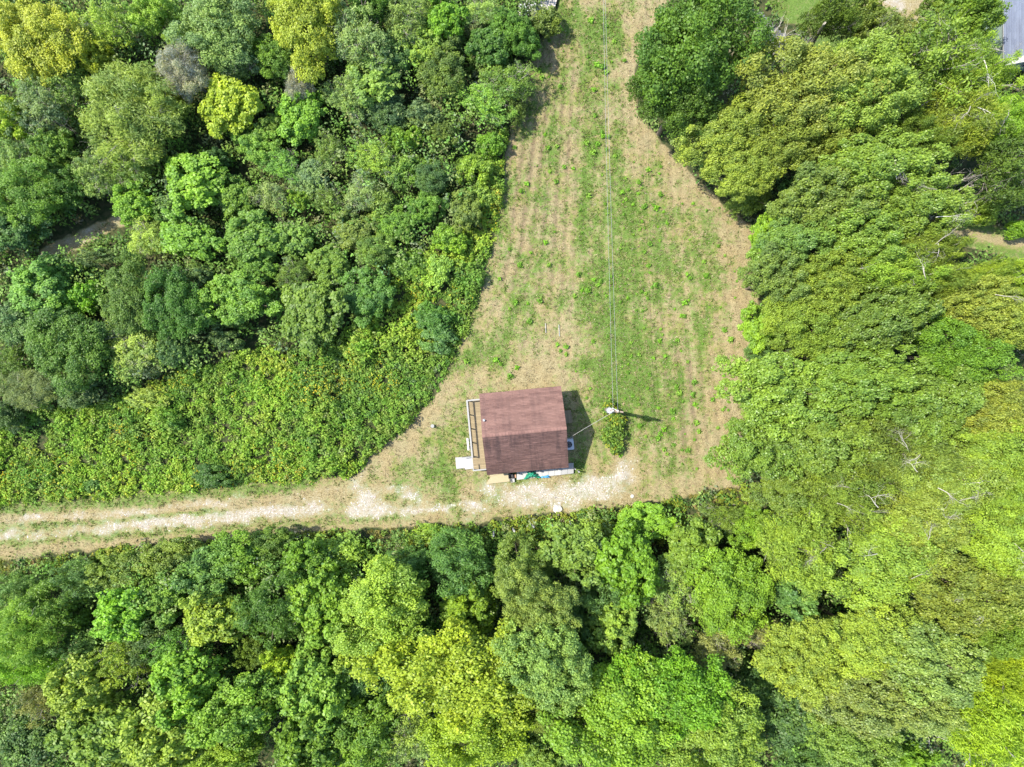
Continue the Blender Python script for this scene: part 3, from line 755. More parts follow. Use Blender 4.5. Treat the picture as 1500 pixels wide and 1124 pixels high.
 (762, 832, 44, 38, 'K', 'OG', 8, 'dense olive ball-shaped tree above the tall narrow tree'),
 (672, 822, 48, 40, 'K', 'TG', 8, 'bluish green tree left of the olive ball-shaped tree'),
 (597, 828, 34, 26, 'K', 'TD', 5.5, 'small dark teal tree left of the bluish green tree'),
 (682, 888, 42, 34, 'B', 'BR', 7, 'bright green crown above the huge yellow tree'),
 (843, 806, 44, 36, 'B', 'LG', 7.5, 'mint green tree right of the olive ball-shaped tree'),
 (912, 824, 44, 44, 'B', 'BR', 8.5, 'vivid green round tree below the track right of the mint tree'),
 (884, 866, 34, 32, 'K', 'TG', 7, 'blue-green crown left below the vivid green round tree'),
 (896, 912, 38, 33, 'B', 'LG', 7.5, 'light green leafy crown right of the tall narrow tree'),
 (905, 1048, 88, 70, 'O', 'BR', 12, 'huge bright green tree at the bottom edge right of the tall narrow tree'),
 (988, 1010, 66, 56, 'O', 'BR', 12, 'bright green crown on the upper right of the huge bright tree'),
 (1040, 1074, 70, 56, 'O', 'YG', 11, 'yellowish bright tree at the bottom edge left of the shady gap'),
 (986, 860, 36, 32, 'T', 'PG', 7, 'thin pale crown between the vivid green round tree and the bright leafy tree'),
 (978, 905, 36, 32, 'T', 'GB', 7, 'grey-pink fading crown above the huge bright tree'),
 (842, 925, 28, 42, 'M', 'TD', 6, 'shaded teal tree just right of the tall narrow tree'),
 (530, 985, 46, 42, 'M', 'TD', 6.5, 'dark tree in the gap left of the huge yellow tree'),
 (532, 1072, 52, 42, 'M', 'G', 8, 'green tree at the bottom edge left of the huge yellow tree'),
 (598, 1074, 36, 30, 'T', 'PG', 7, 'pale thin crown at the lower left of the huge yellow tree'),
 (793, 1106, 36, 26, 'B', 'LG', 7, 'light green crown at the bottom edge below the tall narrow tree'),
 (628, 780, 26, 16, 'W', 'YG', 1.8, 'yellow-green low bush on the lower verge of the track'),
 (950, 768, 40, 22, 'B', 'BR', 4, 'bright bush on the lower verge below the yard'),
 (880, 775, 32, 18, 'S', 'YG', 2.5, 'yellow-green bush beside the right-most fence post'),
 (76, 890, 48, 34, 'K', 'G', 7, 'green fine-leaved tree near the left end of the lower wood'),
 (33, 928, 52, 36, 'F', 'LG', 8, 'pale ferny tree at the left edge of the lower wood'),
 (40, 972, 44, 28, 'F', 'BR', 7, 'fresh green ferny tree below the pale ferny one'),
 (184, 892, 44, 34, 'B', 'BR', 7, 'bright green leafy tree in the left part of the lower wood'),
 (121, 946, 33, 22, 'K', 'TG', 6, 'blue-green crown surrounded by shade in the lower left'),
 (254, 816, 42, 30, 'M', 'OG', 5.5, 'olive-green bush at the upper rim of the lower wood left'),
 (302, 836, 46, 36, 'M', 'TG', 6.5, 'teal-green tree at the rim of the lower wood below the track'),
 (240, 872, 34, 28, 'B', 'LG', 6.5, 'light green crown below the olive rim bush'),
 (350, 818, 44, 30, 'M', 'G', 6, 'green tree at the rim below the track right of the teal-green one'),
 (394, 798, 32, 20, 'M', 'OD', 4.5, 'dark olive bush standing against the tan verge of the track'),
 (404, 888, 48, 46, 'K', 'DG', 8.5, 'dark grey-green dense tree in the lower left wood'),
 (466, 882, 44, 44, 'B', 'BR', 8, 'bright green tree right of the dark dense tree'),
 (445, 820, 36, 30, 'B', 'G', 6, 'green leafy bush above the dark dense tree'),
 (500, 815, 40, 28, 'S', 'YG', 3.5, 'yellow-green bush patch at the rim of the lower wood'),
 (316, 904, 44, 34, 'B', 'YG', 7.5, 'yellow-tinged light tree left of the dark dense tree'),
 (188, 962, 38, 32, 'T', 'YG', 7, 'thin yellowish crown in the middle of the lower left wood'),
 (124, 1010, 44, 36, 'B', 'YG', 8, 'yellow-green tree above the bottom left shady hollow'),
 (66, 1022, 32, 22, 'T', 'GB', 7, 'grey-brown fading tree near the bottom left shady hollow'),
 (282, 1000, 50, 40, 'B', 'BR', 9, 'sunny bright green tree in the lower left wood'),
 (354, 1036, 60, 48, 'M', 'G', 10, 'large rounded green tree at the lower left'),
 (378, 956, 26, 20, 'M', 'OG', 6, 'small olive crown below the dark dense tree'),
 (414, 972, 28, 22, 'B', 'Y', 6.5, 'small golden crown right of the small olive crown'),
 (456, 1010, 48, 44, 'B', 'LG', 9, 'mint green tree below the small golden crown'),
 (448, 1082, 50, 42, 'B', 'G', 9, 'green tree at the bottom edge below the mint green one'),
 (152, 1082, 60, 44, 'B', 'LG', 9, 'light green tree at the bottom edge in the left corner region'),
 (246, 1078, 52, 44, 'B', 'YG', 9.5, 'yellow-green tree at the bottom edge second from the left corner'),
 (32, 1082, 46, 46, 'M', 'TD', 5.5, 'deep shaded tree in the bottom left corner'),
 (118, 848, 36, 24, 'K', 'TG', 5, 'blue-green bush at the left rim of the lower wood'),
 (20, 862, 32, 22, 'K', 'TG', 5, 'blue-green bush at the left edge below the verge'),
 (218, 934, 36, 26, 'M', 'TG', 6.5, 'grey-teal crown in the lower left wood'),
 (262, 946, 38, 30, 'T', 'LG', 7, 'thin light crown right of the grey-teal one'),
 (335, 1106, 50, 26, 'M', 'YG', 9, 'yellow-green crown at the bottom edge below the large rounded green tree'),
 (180, 838, 40, 26, 'M', 'OG', 5, 'olive bush on the rim between two blue-green bushes'),
 (520, 942, 34, 26, 'B', 'YG', 7.5, 'yellowish crown at the lower left of the yellowish green leafy tree'),
 (615, 930, 32, 26, 'M', 'DG', 6, 'dark crown right of the yellowish green leafy tree'),
]
extra_cols = {'DG': .9, 'O': 1}
tree_rng = np.random.default_rng(77)
counts = {}
def place_tree(px, py, rx, ry, kd, colr, top, label, group):
    if group == LT: top *= .76 if top > 4.5 else .9; rx *= .93; ry *= .93
    if group == LT and px > 380 and py > 180 and py < 400: rx *= .9; ry *= .9; top *= .92
    if group == LW: rx *= 1.06; ry *= 1.06
    v = KINDS[kd]; i = counts.get(kd, 0); counts[kd] = i + 1
    K = v[i % len(v)]
    sz = top / K['top']
    zc = K['zc'] * sz
    x, y = w(px, py, zc)
    k = G * (1 - zc / H)
    name = 'shrub' if kd in 'SW' or top < 4.2 else 'broadleaf_tree'
    t = bpy.data.objects.new(name, None); COL.objects.link(t)
    t.empty_display_size = 1
    t.location = (x, y, ground_z(x, y) - .03)
    # a turned crown keeps its drawn width: small turns round 0 or 180 degrees where the outline is not round
    round_ = abs(rx - ry) < .15 * max(rx, ry)
    t.rotation_euler = (0, 0, tree_rng.uniform(0, 6.28) if round_ else tree_rng.choice([0, math.pi]) + tree_rng.normal(0, .15))
    f = 1.12
    t.scale = (rx * k * f / K['R'], ry * k * f / K['R'], sz)
    tag(t, label, 'shrub' if name == 'shrub' else 'tree', group)
    tr = link('trunk', K['trunk'], t)
    c = link('crown', K['crown'], t)
    base = np.array(C_[colr]); mean = np.array((.15, .265, .05))
    base = base * .8 + .2 * mean * (base.mean() / mean.mean())
    base = base * (np.array((.97, 1.03, 1.02)) if group == LT else np.array((1.02, 1.02, .87))) * (1.12 if kd in 'FTW' else 1.06) * tree_rng.uniform(.88, 1.12) * (1 + tree_rng.normal(0, .05, 3))
    c.color = (*np.clip(base, 0, 1), 1)
    return t
GROUPOF = lambda px, py: LW if py > 742 and px < 1130 else (RW if px > 900 else LT)
placed = {}
for rrow in TREES:
    placed[(rrow[0], rrow[1])] = place_tree(*rrow, GROUPOF(rrow[0], rrow[1]))

# grey leafless shrubs
def place_dead(px, py, r, top, label, mats, i, cat='shrub', name='dead_shrub'):
    x, y = w(px, py, top * .6)
    t = link(name, None, loc=(x, y, 0), rot=(0, 0, tree_rng.uniform(0, 6.28)))
    s = r * G / 2.1; t.scale = (s, s, top / 4.6)
    tag(t, label, cat)
    link('branches', mats[i % len(mats)], t)
def thin_crown(px, py, r, top, col, label):
    """leafless but dense grey twig cloud"""
    t = place_tree(px, py, r, r * .85, 'W', col, top, label, None); t.name = 'dead_shrub'; return t
for px, py, r, top, lab in ((270, 104, 36, 7, 'pale grey leafless shrub above the golden round tree'),
                            (440, 128, 22, 5, 'small grey leafless shrub above the bright young tree')):
    t = place_tree(px, py, r, r * .9, 'F', 'GB', top, lab, None)
    for ch in t.children:
        if ch.name.startswith('crown'): ch.color = (.40, .41, .38, 1)
    t.name = 'dead_shrub'
    tw = link('branches', DEAD[0], t); tw.location = (0, 0, 5.0); tw.scale = (2.4, 2.4, 2.2)
place_dead(1410, 276, 36, 10, 'bare white-limbed tree with a few yellow leaves above the trail', WHITE, 0, 'tree', 'dead_tree')
place_dead(1140, 58, 30, 6, 'bare white forked tree top beside the road at the top edge', WHITE, 1, 'tree', 'dead_tree')
place_dead(1372, 1082, 24, 5, 'grey bare branches in the dark hole beside the corner yellow tree', WHITE, 2, 'tree', 'dead_tree')
place_dead(1185, 62, 18, 5, 'thin bare tree between the white forked tree and the leaning trunk', WHITE, 2, 'tree', 'dead_tree')

# dead pale limbs poking out of living crowns: parts of those trees
limb_spots = {(1418, 110): [(1, 8, .25), (-9, -5, .2), (14, -6, .18)], (1402, 180): [(-8, 4, .22), (10, -4, .2)], (1346, 366): [(-8, -6, .22), (6, 6, .2)], (1302, 404): [(12, 10, .22)],
              (1290, 250): [(2, 10, .2), (-9, 22, .16)], (1345, 304): [(-6, -10, .16), (8, 18, .18)], (1298, 660): [(-10, -10, .2), (15, 8, .18), (5, 22, .16)], (1374, 700): [(-16, 6, .2), (14, -4, .2), (6, 18, .16)],
              (1238, 722): [(-12, -8, .2), (10, 10, .22), (-26, 4, .16)], (1340, 776): [(-14, 0, .18), (16, -10, .2)], (1166, 792): [(18, 8, .2)], (1288, 818): [(20, 10, .16), (-30, -12, .14)],
              (1432, 446): [(6, -10, .18)], (1468, 796): [(-6, -6, .2), (10, 14, .18)], (1406, 868): [(-18, -10, .14), (12, 14, .14)], (1212, 414): [(20, -16, .14)], (1460, 182): [(-8, 4, .2)]}
for key, lst in limb_spots.items():
    t = placed[key]
    for j, (dx, dy, s) in enumerate(lst):
        b = link('dead_limb', LIMBS[(j + int(dx)) % 4], t)
        sc = t.scale
        top = [r for r in TREES if (r[0], r[1]) == key][0]
        K = KINDS[top[4]][0]
        a = -t.rotation_euler.z
        ddx, ddy = dx * .058, -dy * .058
        lx = (ddx * math.cos(a) - ddy * math.sin(a)) / sc.x; ly = (ddx * math.sin(a) + ddy * math.cos(a)) / sc.y
        q = math.hypot(lx, ly) / K['R']
        b.location = (lx, ly, K['zc'] + (K['top'] - K['zc']) * math.sqrt(max(0, 1 - q * q)) * .9 - .1)
        m = s * 3.4
        b.scale = (m / sc.x, m / sc.y, m * .8 / sc.z); b.rotation_euler = (0, 0, j * 2.1 + dx)
# the leaning bare trunk at the top edge
lt = placed[(1212, 28)]

# ---------------------------------------------------------------- low growth: weedy bank, undergrowth, verges (nobody could count it)
def plants(x, y, hgt, rad, cols, nleaf, L, W, rng, upright=.5, droop=.2, shell=.5, base=None):
    n = len(x); tot = n * nleaf
    d = unit(rng.normal(size=(tot, 3)) + np.array([0, 0, .5])); d[:, 2] = np.abs(d[:, 2])
    rr = rng.uniform(shell, 1.1, tot)
    R_ = np.repeat(rad, nleaf); H_ = np.repeat(hgt, nleaf)
    P = np.stack([np.repeat(x, nleaf) + d[:, 0] * R_ * rr, np.repeat(y, nleaf) + d[:, 1] * R_ * rr, np.repeat(ground_zs(x, y), nleaf) + H_ * (.25 + .75 * d[:, 2] * rr)], 1)
    N = unit(d * .5 + np.array([0, 0, upright]) + rng.normal(size=(tot, 3)) * .5)
    s = rng.uniform(.6, 1.35, tot)
    V, F = leaf_arrays(P, N, L * s, W * s, rng, droop)
    c = np.repeat(cols, nleaf, 0) * rng.uniform(.8, 1.22, (tot, 1))
    return V, F, np.repeat(c, 4, 0)

def stuff(name, parts, label=None):
    V = np.concatenate([p[0] for p in parts]); off = 0; Fs = []
    for p in parts: Fs.append(p[1] + off); off += len(p[0])
    o = link(name, np_mesh(name, V, np.concatenate(Fs), {'col': np.concatenate([p[2] for p in parts])}, [M_plant]))
    tag(o, label, name.replace('_', ' '), kind='stuff'); return o

def palette(rng, n, cols, wts, jit=.12):
    idx = rng.choice(len(cols), n, p=np.array(wts) / sum(wts))
    return np.clip(np.array(cols)[idx] * (1 + rng.normal(0, jit, (n, 1))) * (1 + rng.normal(0, .05, (n, 3))), .005, .8)

BANK = [(-250, 610), (0, 610), (60, 600), (150, 590), (220, 560), (290, 540), (380, 505), (440, 515), (520, 480), (560, 420), (600, 395), (650, 360), (690, 300), (715, 240), (735, 190),
        (752, 200), (742, 270), (730, 340), (712, 408), (696, 460), (672, 520), (644, 574), (612, 614), (560, 657), (520, 699), (400, 708), (270, 720), (130, 730), (0, 742), (-250, 762)]
RIM = [(-250, 840), (0, 822), (60, 818), (200, 800), (420, 781), (520, 776), (660, 768), (770, 757), (850, 749), (930, 741), (1000, 728), (1090, 705), (1110, 760), (960, 795), (820, 790), (700, 790),
       (560, 812), (420, 806), (300, 815), (150, 838), (0, 858), (-250, 880)]
rng = np.random.default_rng(5)
def scatter(n, x0, x1, y0, y1):
    return rng.uniform(x0, x1, n), rng.uniform(y0, y1, n)
# bank
x, y = scatter(46000, -62, 2, -16, 26)
px, py = 750 + x / G, 562 - y / G
jx = px + (fbm(x * .9, y * .9, 61, 3) - .5) * 16; jy = py + (fbm(x * .9, y * .9, 67, 3) - .5) * 16
k = in_poly(jx, jy, BANK) & (at_grid(forest, x, y) > .55)
x, y, px, py = x[k], y[k], px[k], py[k]
clump = fbm(x * .55, y * .55, 71, 4)
dens = rng.uniform(0, 1, len(x)) < .55 + (clump - .5) * .8
x, y, px, py, clump = x[dens], y[dens], px[dens], py[dens], clump[dens]
edge = np.clip((at_grid(forest, x, y) - .5) * 2, .3, 1)
big_ = fbm(x * .28, y * .28, 83, 3)
hh = (.3 + 1.6 * np.clip(clump - .28, 0, 1) + 5.5 * np.clip(big_ - .52, 0, 1)) * edge * rng.uniform(.7, 1.3, len(x)); ra = rng.uniform(.25, .55, len(x))
pal = [(.21, .34, .036), (.16, .31, .034), (.27, .36, .048), (.12, .23, .036), (.29, .33, .075), (.11, .19, .06), (.20, .19, .12)]
cols = palette(rng, len(x), pal, [5, 4, 3, 2, 1.5, .8, .4])
zone = np.clip((fbm(x * .22, y * .22, 75, 3) - .35) * 3.2, 0, 1)[:, None]
zc2 = np.clip((fbm(x * .5, y * .5, 78, 3) - .3) * 2.5, 0, 1)[:, None]
cols = cols * .5 + .5 * (np.array([[.15, .29, .034]]) * (1 - zc2) + np.array([[.255, .36, .05]]) * zc2)
cols = cols * (np.array([[.72, .80, .95]]) * (1 - zone) + np.array([[1.2, 1.14, 1.0]]) * zone)
n1 = len(x)
print('bank plants', n1)
pb = [plants(x[::2], y[::2], hh[::2], ra[::2], cols[::2], 26, .26, .135, rng, droop=.4),
      plants(x[1::2], y[1::2], hh[1::2], ra[1::2] * .9, cols[1::2], 27, .20, .135, rng)]
# yellow flower heads
fl = (fbm(x * .25, y * .25, 81, 3) + rng.uniform(-.22, .22, n1)) > .74
fx, fy, fh = x[fl], y[fl], hh[fl]
pb.append(plants(fx, fy, fh * 1.1, ra[fl] * .8, palette(rng, len(fx), [(.40, .36, .02), (.36, .36, .04)], [1, 1]), 9, .15, .10, rng, shell=.85))
stuff('weeds', pb, 'bright green weeds with yellow flower heads on the bank above the track')

# rim below the track: olive grasses and low bushes
x, y = scatter(9000, -60, 30, -24, -8)
px, py = 750 + x / G, 562 - y / G
jx = px + (fbm(x * .9, y * .9, 91, 3) - .5) * 14; jy = py + (fbm(x * .9, y * .9, 97, 3) - .5) * 14
k = in_poly(jx, jy, RIM) & (at_grid(forest, x, y) > .5); x, y, px, py = x[k], y[k], px[k], py[k]
cl = fbm(x * .45, y * .45, 101, 3)
hh = (.25 + 1.5 * np.clip(cl - .35, 0, 1)) * rng.uniform(.7, 1.3, len(x))
bush = cl > np.where((px > 480) & (px < 720), .56, .46)
c1 = palette(rng, len(x), [(.26, .24, .06), (.20, .23, .045), (.33, .27, .12), (.17, .22, .04)], [3, 3, 1.5, 2])
c2 = palette(rng, len(x), [(.20, .27, .03), (.13, .22, .03), (.26, .29, .04)], [3, 2, 2])
stuff('tall_grass', [plants(x[~bush], y[~bush], hh[~bush], rng.uniform(.2, .4, (~bush).sum()), c1[~bush], 22, .34, .05, rng, upright=.2, droop=.1, shell=.2),
                     plants(x[bush], y[bush], hh[bush], rng.uniform(.25, .5, bush.sum()), c2[bush], 26, .24, .15, rng)], 'olive tall grass and low leafy growth along the lower side of the track')

# undergrowth on the forest floor
x, y = scatter(11200, -58, 58, -44, 44)
px, py = 750 + x / G, 562 - y / G
k = (at_grid(forest, x, y) > .85) & ~in_poly(px, py, BANK)
x, y, px, py = x[k], y[k], px[k], py[k]
cl = fbm(x * .3, y * .3, 111, 4)
hh = (.4 + 2.6 * np.clip(cl - .3, 0, 1) * np.where((px < 800) & (py < 640), 1.15, .8)) * rng.uniform(.6, 1.3, len(x))
cols = palette(rng, len(x), [(.10, .19, .035), (.15, .27, .045), (.07, .14, .035), (.20, .28, .07), (.15, .19, .10), (.19, .18, .11)], [4, 3, 3, 2, 1, .6])
print('under plants', len(x))
x2, y2 = scatter(9600, -58, 58, -44, 44)
px2, py2 = 750 + x2 / G, 562 - y2 / G
k = (at_grid(forest, x2, y2) > .95) & ~in_poly(px2, py2, BANK) & ((px2 < 800) | (py2 > 740))
x2, y2, px2, py2 = x2[k], y2[k], px2[k], py2[k]
cols2 = palette(rng, len(x2), [(.14, .26, .045), (.18, .33, .055), (.21, .32, .07), (.22, .28, .10), (.18, .25, .12), (.11, .20, .05)], [4, 4, 3, 2, 1.5, 2])
h2 = (1.2 + 4.2 * fbm(x2 * .2, y2 * .2, 117, 3)) * rng.uniform(.7, 1.25, len(x2)) * np.where(py2 > 800, 1.6, 1.0)
stuff('undergrowth', [plants(x2, y2, h2, rng.uniform(.5, .95, len(x2)), cols2 * .88, 40, .26, .16, rng),
                      plants(x, y, hh, rng.uniform(.5, 1.0, len(x)), cols, 24, .29, .18, rng)], 'shaded leafy undergrowth between the trees')

# low shrubs that fill the left wood between the named trees belong to the same undergrowth
# ---------------------------------------------------------------- grass and stones on the open land
def blades(x, y, ln_, wd, cols, nb, rng, spread=.9):
    n = len(x); tot = n * nb
    a = rng.uniform(0, 6.283, tot); out = rng.uniform(.2, spread, tot)
    L = np.repeat(ln_, nb) * rng.uniform(.6, 1.2, tot)
    bx = np.repeat(x, nb) + rng.normal(0, .05, tot); by = np.repeat(y, nb) + rng.normal(0, .05, tot); bz = np.repeat(ground_zs(x, y), nb) - .01
    tx, ty = np.cos(a), np.sin(a)
    V = np.empty((tot, 3, 3)); hw = np.broadcast_to(wd, (tot,)) * .5
    V[:, 0] = np.stack([bx - ty * hw, by + tx * hw, bz], 1); V[:, 1] = np.stack([bx + ty * hw, by - tx * hw, bz], 1)
    V[:, 2] = np.stack([bx + tx * L * out, by + ty * L * out, bz + L * np.sqrt(np.maximum(.08, 1 - out ** 2)) + .02], 1)
    c = np.repeat(cols, nb, 0) * rng.uniform(.8, 1.2, (tot, 1))
    return V.reshape(-1, 3), np.arange(tot * 3).reshape(tot, 3), np.repeat(c, 3, 0)
x, y = scatter(150000, -50, 26, -19, 38)
k = (at_grid(forest, x, y) < .6) & (at_grid(grav, x, y) < .35)
x, y = x[k], y[k]
gg = at_grid(green, x, y) + (fbm(x * 1.4, y * 1.4, 121, 4) - .5) * 1.3
k = gg > rng.uniform(.32, .9, len(x)); gx_, gy_ = x[k], y[k]
gcol = palette(rng, len(gx_), [(.115, .21, .03), (.17, .26, .042), (.08, .16, .026), (.21, .24, .07)], [4, 3, 2, 2])
print('tufts', len(gx_))
k2 = rng.uniform(0, 1, len(x)) < .4
scol = palette(rng, k2.sum(), [(.38, .315, .19), (.31, .25, .15), (.44, .38, .25), (.20, .15, .095)], [3, 3, 2, 2])
stuff('grass', [blades(gx_, gy_, rng.uniform(.10, .22, len(gx_)), .07, gcol, 4, rng)], 'short green grass tufts on the mown field and verges')
stuff('straw', [blades(x[k2], y[k2], rng.uniform(.12, .35, k2.sum()), .045, scol, 3, rng, 1.0)], 'dry tan straw and mown stalks on the field')
# loose pale stones
x, y = scatter(60000, -50, 12, -19, -6)
gvv = at_grid(grav, x, y) + (fbm(x * 2, y * 2, 131, 3) - .5) * .9
k = gvv > rng.uniform(.5, 1.15, len(x)); x, y = x[k], y[k]
n = len(x); print('stones', n)
r = rng.uniform(.025, .085, n); z = ground_zs(x, y)
o6 = np.array([(1, 0, 0), (0, 1, 0), (-1, 0, 0), (0, -1, 0), (0, 0, .7), (0, 0, -.5)])
V = np.stack([x, y, z], 1)[:, None] + o6[None] * (r[:, None] * rng.uniform(.6, 1.4, (n, 6)))[:, :, None]
F = (np.array([(0, 1, 4), (1, 2, 4), (2, 3, 4), (3, 0, 4)])[None] + (np.arange(n) * 6)[:, None, None]).reshape(-1, 3)
c = np.repeat(palette(rng, n, [(.32, .30, .27), (.40, .385, .355), (.23, .205, .17)], [3, 3, 2]), 6, 0)
M_stone, nt, ns, ln, bs = new_mat('stone')
a = ns.new('ShaderNodeAttribute'); a.attribute_name = 'col'; ln.new(a.outputs['Color'], bs.inputs['Base Color']); bs.inputs['Roughness'].default_value = .9
tag(link('gravel', np_mesh('gravel', V.reshape(-1, 3), F, {'col': c}, [M_stone])), 'loose pale crushed stone on the track and yard', 'gravel', kind='stuff')

# ---------------------------------------------------------------- the cabin
A = math.radians(5.4); CX, CY = 1.09, -4.28
ca, sa = math.cos(A), math.sin(A)
def hl(px, py, z):
    """cabin coordinates of a photo pixel at height z"""
    x, y = w(px, py, z); x -= CX; y -= CY
    return (x * ca + y * sa, -x * sa + y * ca)
def wl(x, y): return (CX + x * ca - y * sa, CY + x * sa + y * ca)

def shingle_material(name, c0, c1, streak_amt):
    m, nt, ns, ln, bs = new_mat(name)
    a = ns.new('ShaderNodeAttribute'); a.attribute_name = 'tint'
    tc = ns.new('ShaderNodeTexCoord')
    mp = ns.new('ShaderNodeMapping'); mp.inputs['Scale'].default_value = (2.2, .22, .22); ln.new(tc.outputs['Object'], mp.inputs['Vector'])
    st = noise(nt, 1.0, 5, .62, vec=mp.outputs[0])
    fine = noise(nt, 30, 3, .7); blot = noise(nt, .7, 4)
    col = mixc(nt, a.outputs['Fac'], c0, c1)
    col = mixc(nt, mth(nt, 'MULTIPLY', sstep(nt, fine, .35, .7), .35), col, tuple(x * 1.35 for x in c1))
    stn = mth(nt, 'MULTIPLY', sstep(nt, mth(nt, 'ADD', st, mth(nt, 'MULTIPLY', mth(nt, 'SUBTRACT', blot, .5), .5)), .45, .70), streak_amt)
    col = mixc(nt, stn, col, (.045, .032, .034))
    ln.new(col, bs.inputs['Base Color']); bs.inputs['Roughness'].default_value = .88; bs.inputs['Specular IOR Level'].default_value = .25
    return m
M_shingleN = shingle_material('brown_shingle', (.125, .068, .058), (.208, .118, .098), .25)
M_shingleS = shingle_material('stained_brown_shingle', (.115, .063, .055), (.19, .108, .092), .58)
M_wall = plain('wood_siding', (.20, .13, .085), .8, .25, 3, stretch=(.3, .3, 8))
M_trim = plain('brown_trim', (.13, .07, .06), .7, .2)
M_deck = plain('deck_wood', (.21, .165, .095), .85, .28, 4, stretch=(1, 6, 6))
M_rail = plain('weathered_white_wood', (.27, .27, .265), .8, .15, 5)
M_white = plain('white_board', (.33, .33, .32), .7, .15, 4)
M_lumber = plain('pale_lumber', (.30, .255, .155), .8, .14, 4, stretch=(1, 7, 7))
M_dark = plain('dark_plastic', (.025, .025, .028), .5, .2)
M_metal = plain('grey_metal', (.45, .47, .50), .45, .1, 6, .3)
M_steel = plain('galvanised_steel', (.55, .56, .58), .4, .1, 6, .7)
M_conc = plain('concrete', (.34, .33, .31), .9, .2, 5)
M_glass, nt, ns, ln, bs = new_mat('window_glass')
bs.inputs['Base Color'].default_value = (.03, .04, .045, 1); bs.inputs['Roughness'].default_value = .06

cabin = link('cabin', None, loc=(CX, CY, 0), rot=(0, 0, A))
tag(cabin, 'small wooden cabin with a brown shingle gable roof and side deck in the clearing', 'house')
XE, YE, ZE, ZR = 3.735, 3.71, 2.80, 5.0         # roof edge half sizes, eave and ridge heights
XW, YW = 3.40, 3.30                             # walls
mb = MB()
zw = ZE + (ZR - ZE) * (YE - YW) / YE - .16
mb.face((-XW, -YW, .3), (XW, -YW, .3), (XW, -YW, zw), (-XW, -YW, zw)); mb.face((XW, YW, .3), (-XW, YW, .3), (-XW, YW, zw), (XW, YW, zw))
for sx_ in (-1, 1):
    p = [(sx_ * XW, -YW, .3), (sx_ * XW, YW, .3), (sx_ * XW, YW, zw), (sx_ * XW, 0, ZR - .16), (sx_ * XW, -YW, zw)]
    mb.face(*(p if sx_ > 0 else p[::-1]))
mb.build('wall', M_wall, cabin)
mb = MB(); mb.box(0, 0, .14, 2 * XW - .1, 2 * YW - .1, .36); mb.build('foundation', M_conc, cabin)
# roof slopes of overlapping courses of tabs
def slope(sign, mat, seed, nc=30):
    rg = np.random.default_rng(seed)
    V = []; F = []; T = []
    L = math.hypot(YE, ZR - ZE); ny_, nz_ = sign * YE / L, -(ZR - ZE) / L      # down-slope direction
    n = np.array([0, sign * (ZR - ZE) / L, YE / L])
    d = np.array([0, ny_, nz_]); e = L / nc
    for c in range(nc):
        t0 = c * e; xs = -XE
        rowt = rg.uniform(.25, .75); wave = rg.uniform(0, 6.28)
        while xs < XE - 1e-6:
            w_ = min(rg.uniform(.25, .62), XE - xs)
            if XE - xs - w_ < .1: w_ = XE - xs
            lift = .014 + rg.uniform(0, .012) + (.018 if rg.uniform() < .10 else 0)
            sag = math.sin(xs * 1.1 + wave) * .018
            a0 = t0 - .02; a1 = t0 + e + sag * .6 + rg.uniform(-.006, .006)
            b = len(V)
            for xx in (xs, xs + w_ - .004):
                for tt, h in ((a0, .002), (a1, lift), (a1, .0)):
                    q = np.array([xx, 0, ZR]) + d * max(tt, 0) + n * h
                    V.append(q)
            tv = float(fbm(np.array([xs * .9 + seed]), np.array([c * .55]), seed, 3)[0]); T += [min(1, max(0, (tv - .5) * 1.9 + .55 + rg.uniform(-.2, .2)))] * 6  # runs of darker tabs paint the shade that lifted edges barely cast
            F += [(b, b + 1, b + 4, b + 3), (b + 1, b + 2, b + 5, b + 4)]
            xs += w_
    F = [f if sign < 0 else f[::-1] for f in F]
    o = link('roof_slope', np_mesh('roof_slope', np.array(V), np.array(F), {'tint': np.array(T)}, [mat]), cabin)
    # decking under the shingles
    m2 = MB(); p0 = np.array([0, 0, ZR]); p1 = p0 + d * (L - .01)
    q = []
    for h in (-.004, -.13):
        for xx in (-XE + .01, XE - .01):
            for pp in (p0, p1): q.append(tuple(pp + n * h + np.array([xx, 0, 0])))
    m2.v = q; m2.f = [(0, 1, 3, 2), (4, 6, 7, 5), (0, 4, 5, 1), (2, 3, 7, 6), (1, 5, 7, 3), (0, 2, 6, 4)]
    m2.build('fascia', M_trim, o)
    return o
roofN = slope(1, M_shingleN, 3); roofS = slope(-1, M_shingleS, 4)
roofN['label'] = 'cleaner upper roof slope'; roofS['label'] = 'lower roof slope with dark stains'
V = []; F = []; T = []; rg = np.random.default_rng(9); nrc = 26
for i in range(nrc):
    x0 = -XE + 2 * XE * i / nrc; x1 = x0 + 2 * XE / nrc + .03
    if i == nrc - 1: x1 = XE
    b = len(V); sl_ = (ZR - ZE) / YE
    for xx, h in ((x0, .045), (x1, .07)):
        for yy in (-.13, 0, .13): V.append((xx, yy, ZR - abs(yy) * sl_ + h))
    F += [(b, b + 3, b + 4, b + 1), (b + 1, b + 4, b + 5, b + 2)]; T += [rg.uniform(.0, .6)] * 6
link('ridge_cap', np_mesh('ridge_cap', np.array(V), np.array(F), {'tint': np.array(T)}, [M_shingleN], False), cabin)
vx, vy = hl(709, 616, 4.2); vz = ZR - abs(vy) * (ZR - ZE) / YE
vent = MB(); vent.tube([(vx, vy, vz - .1), (vx, vy, vz + .28)], [.055, .055], 10); vent.tube([(vx, vy, vz + .28), (vx, vy, vz + .36)], [.10, .06], 10)
vent.tube([(vx, vy, vz - .02), (vx, vy, vz + .04)], [.13, .09], 10); vent.build('vent_pipe', M_metal, cabin)
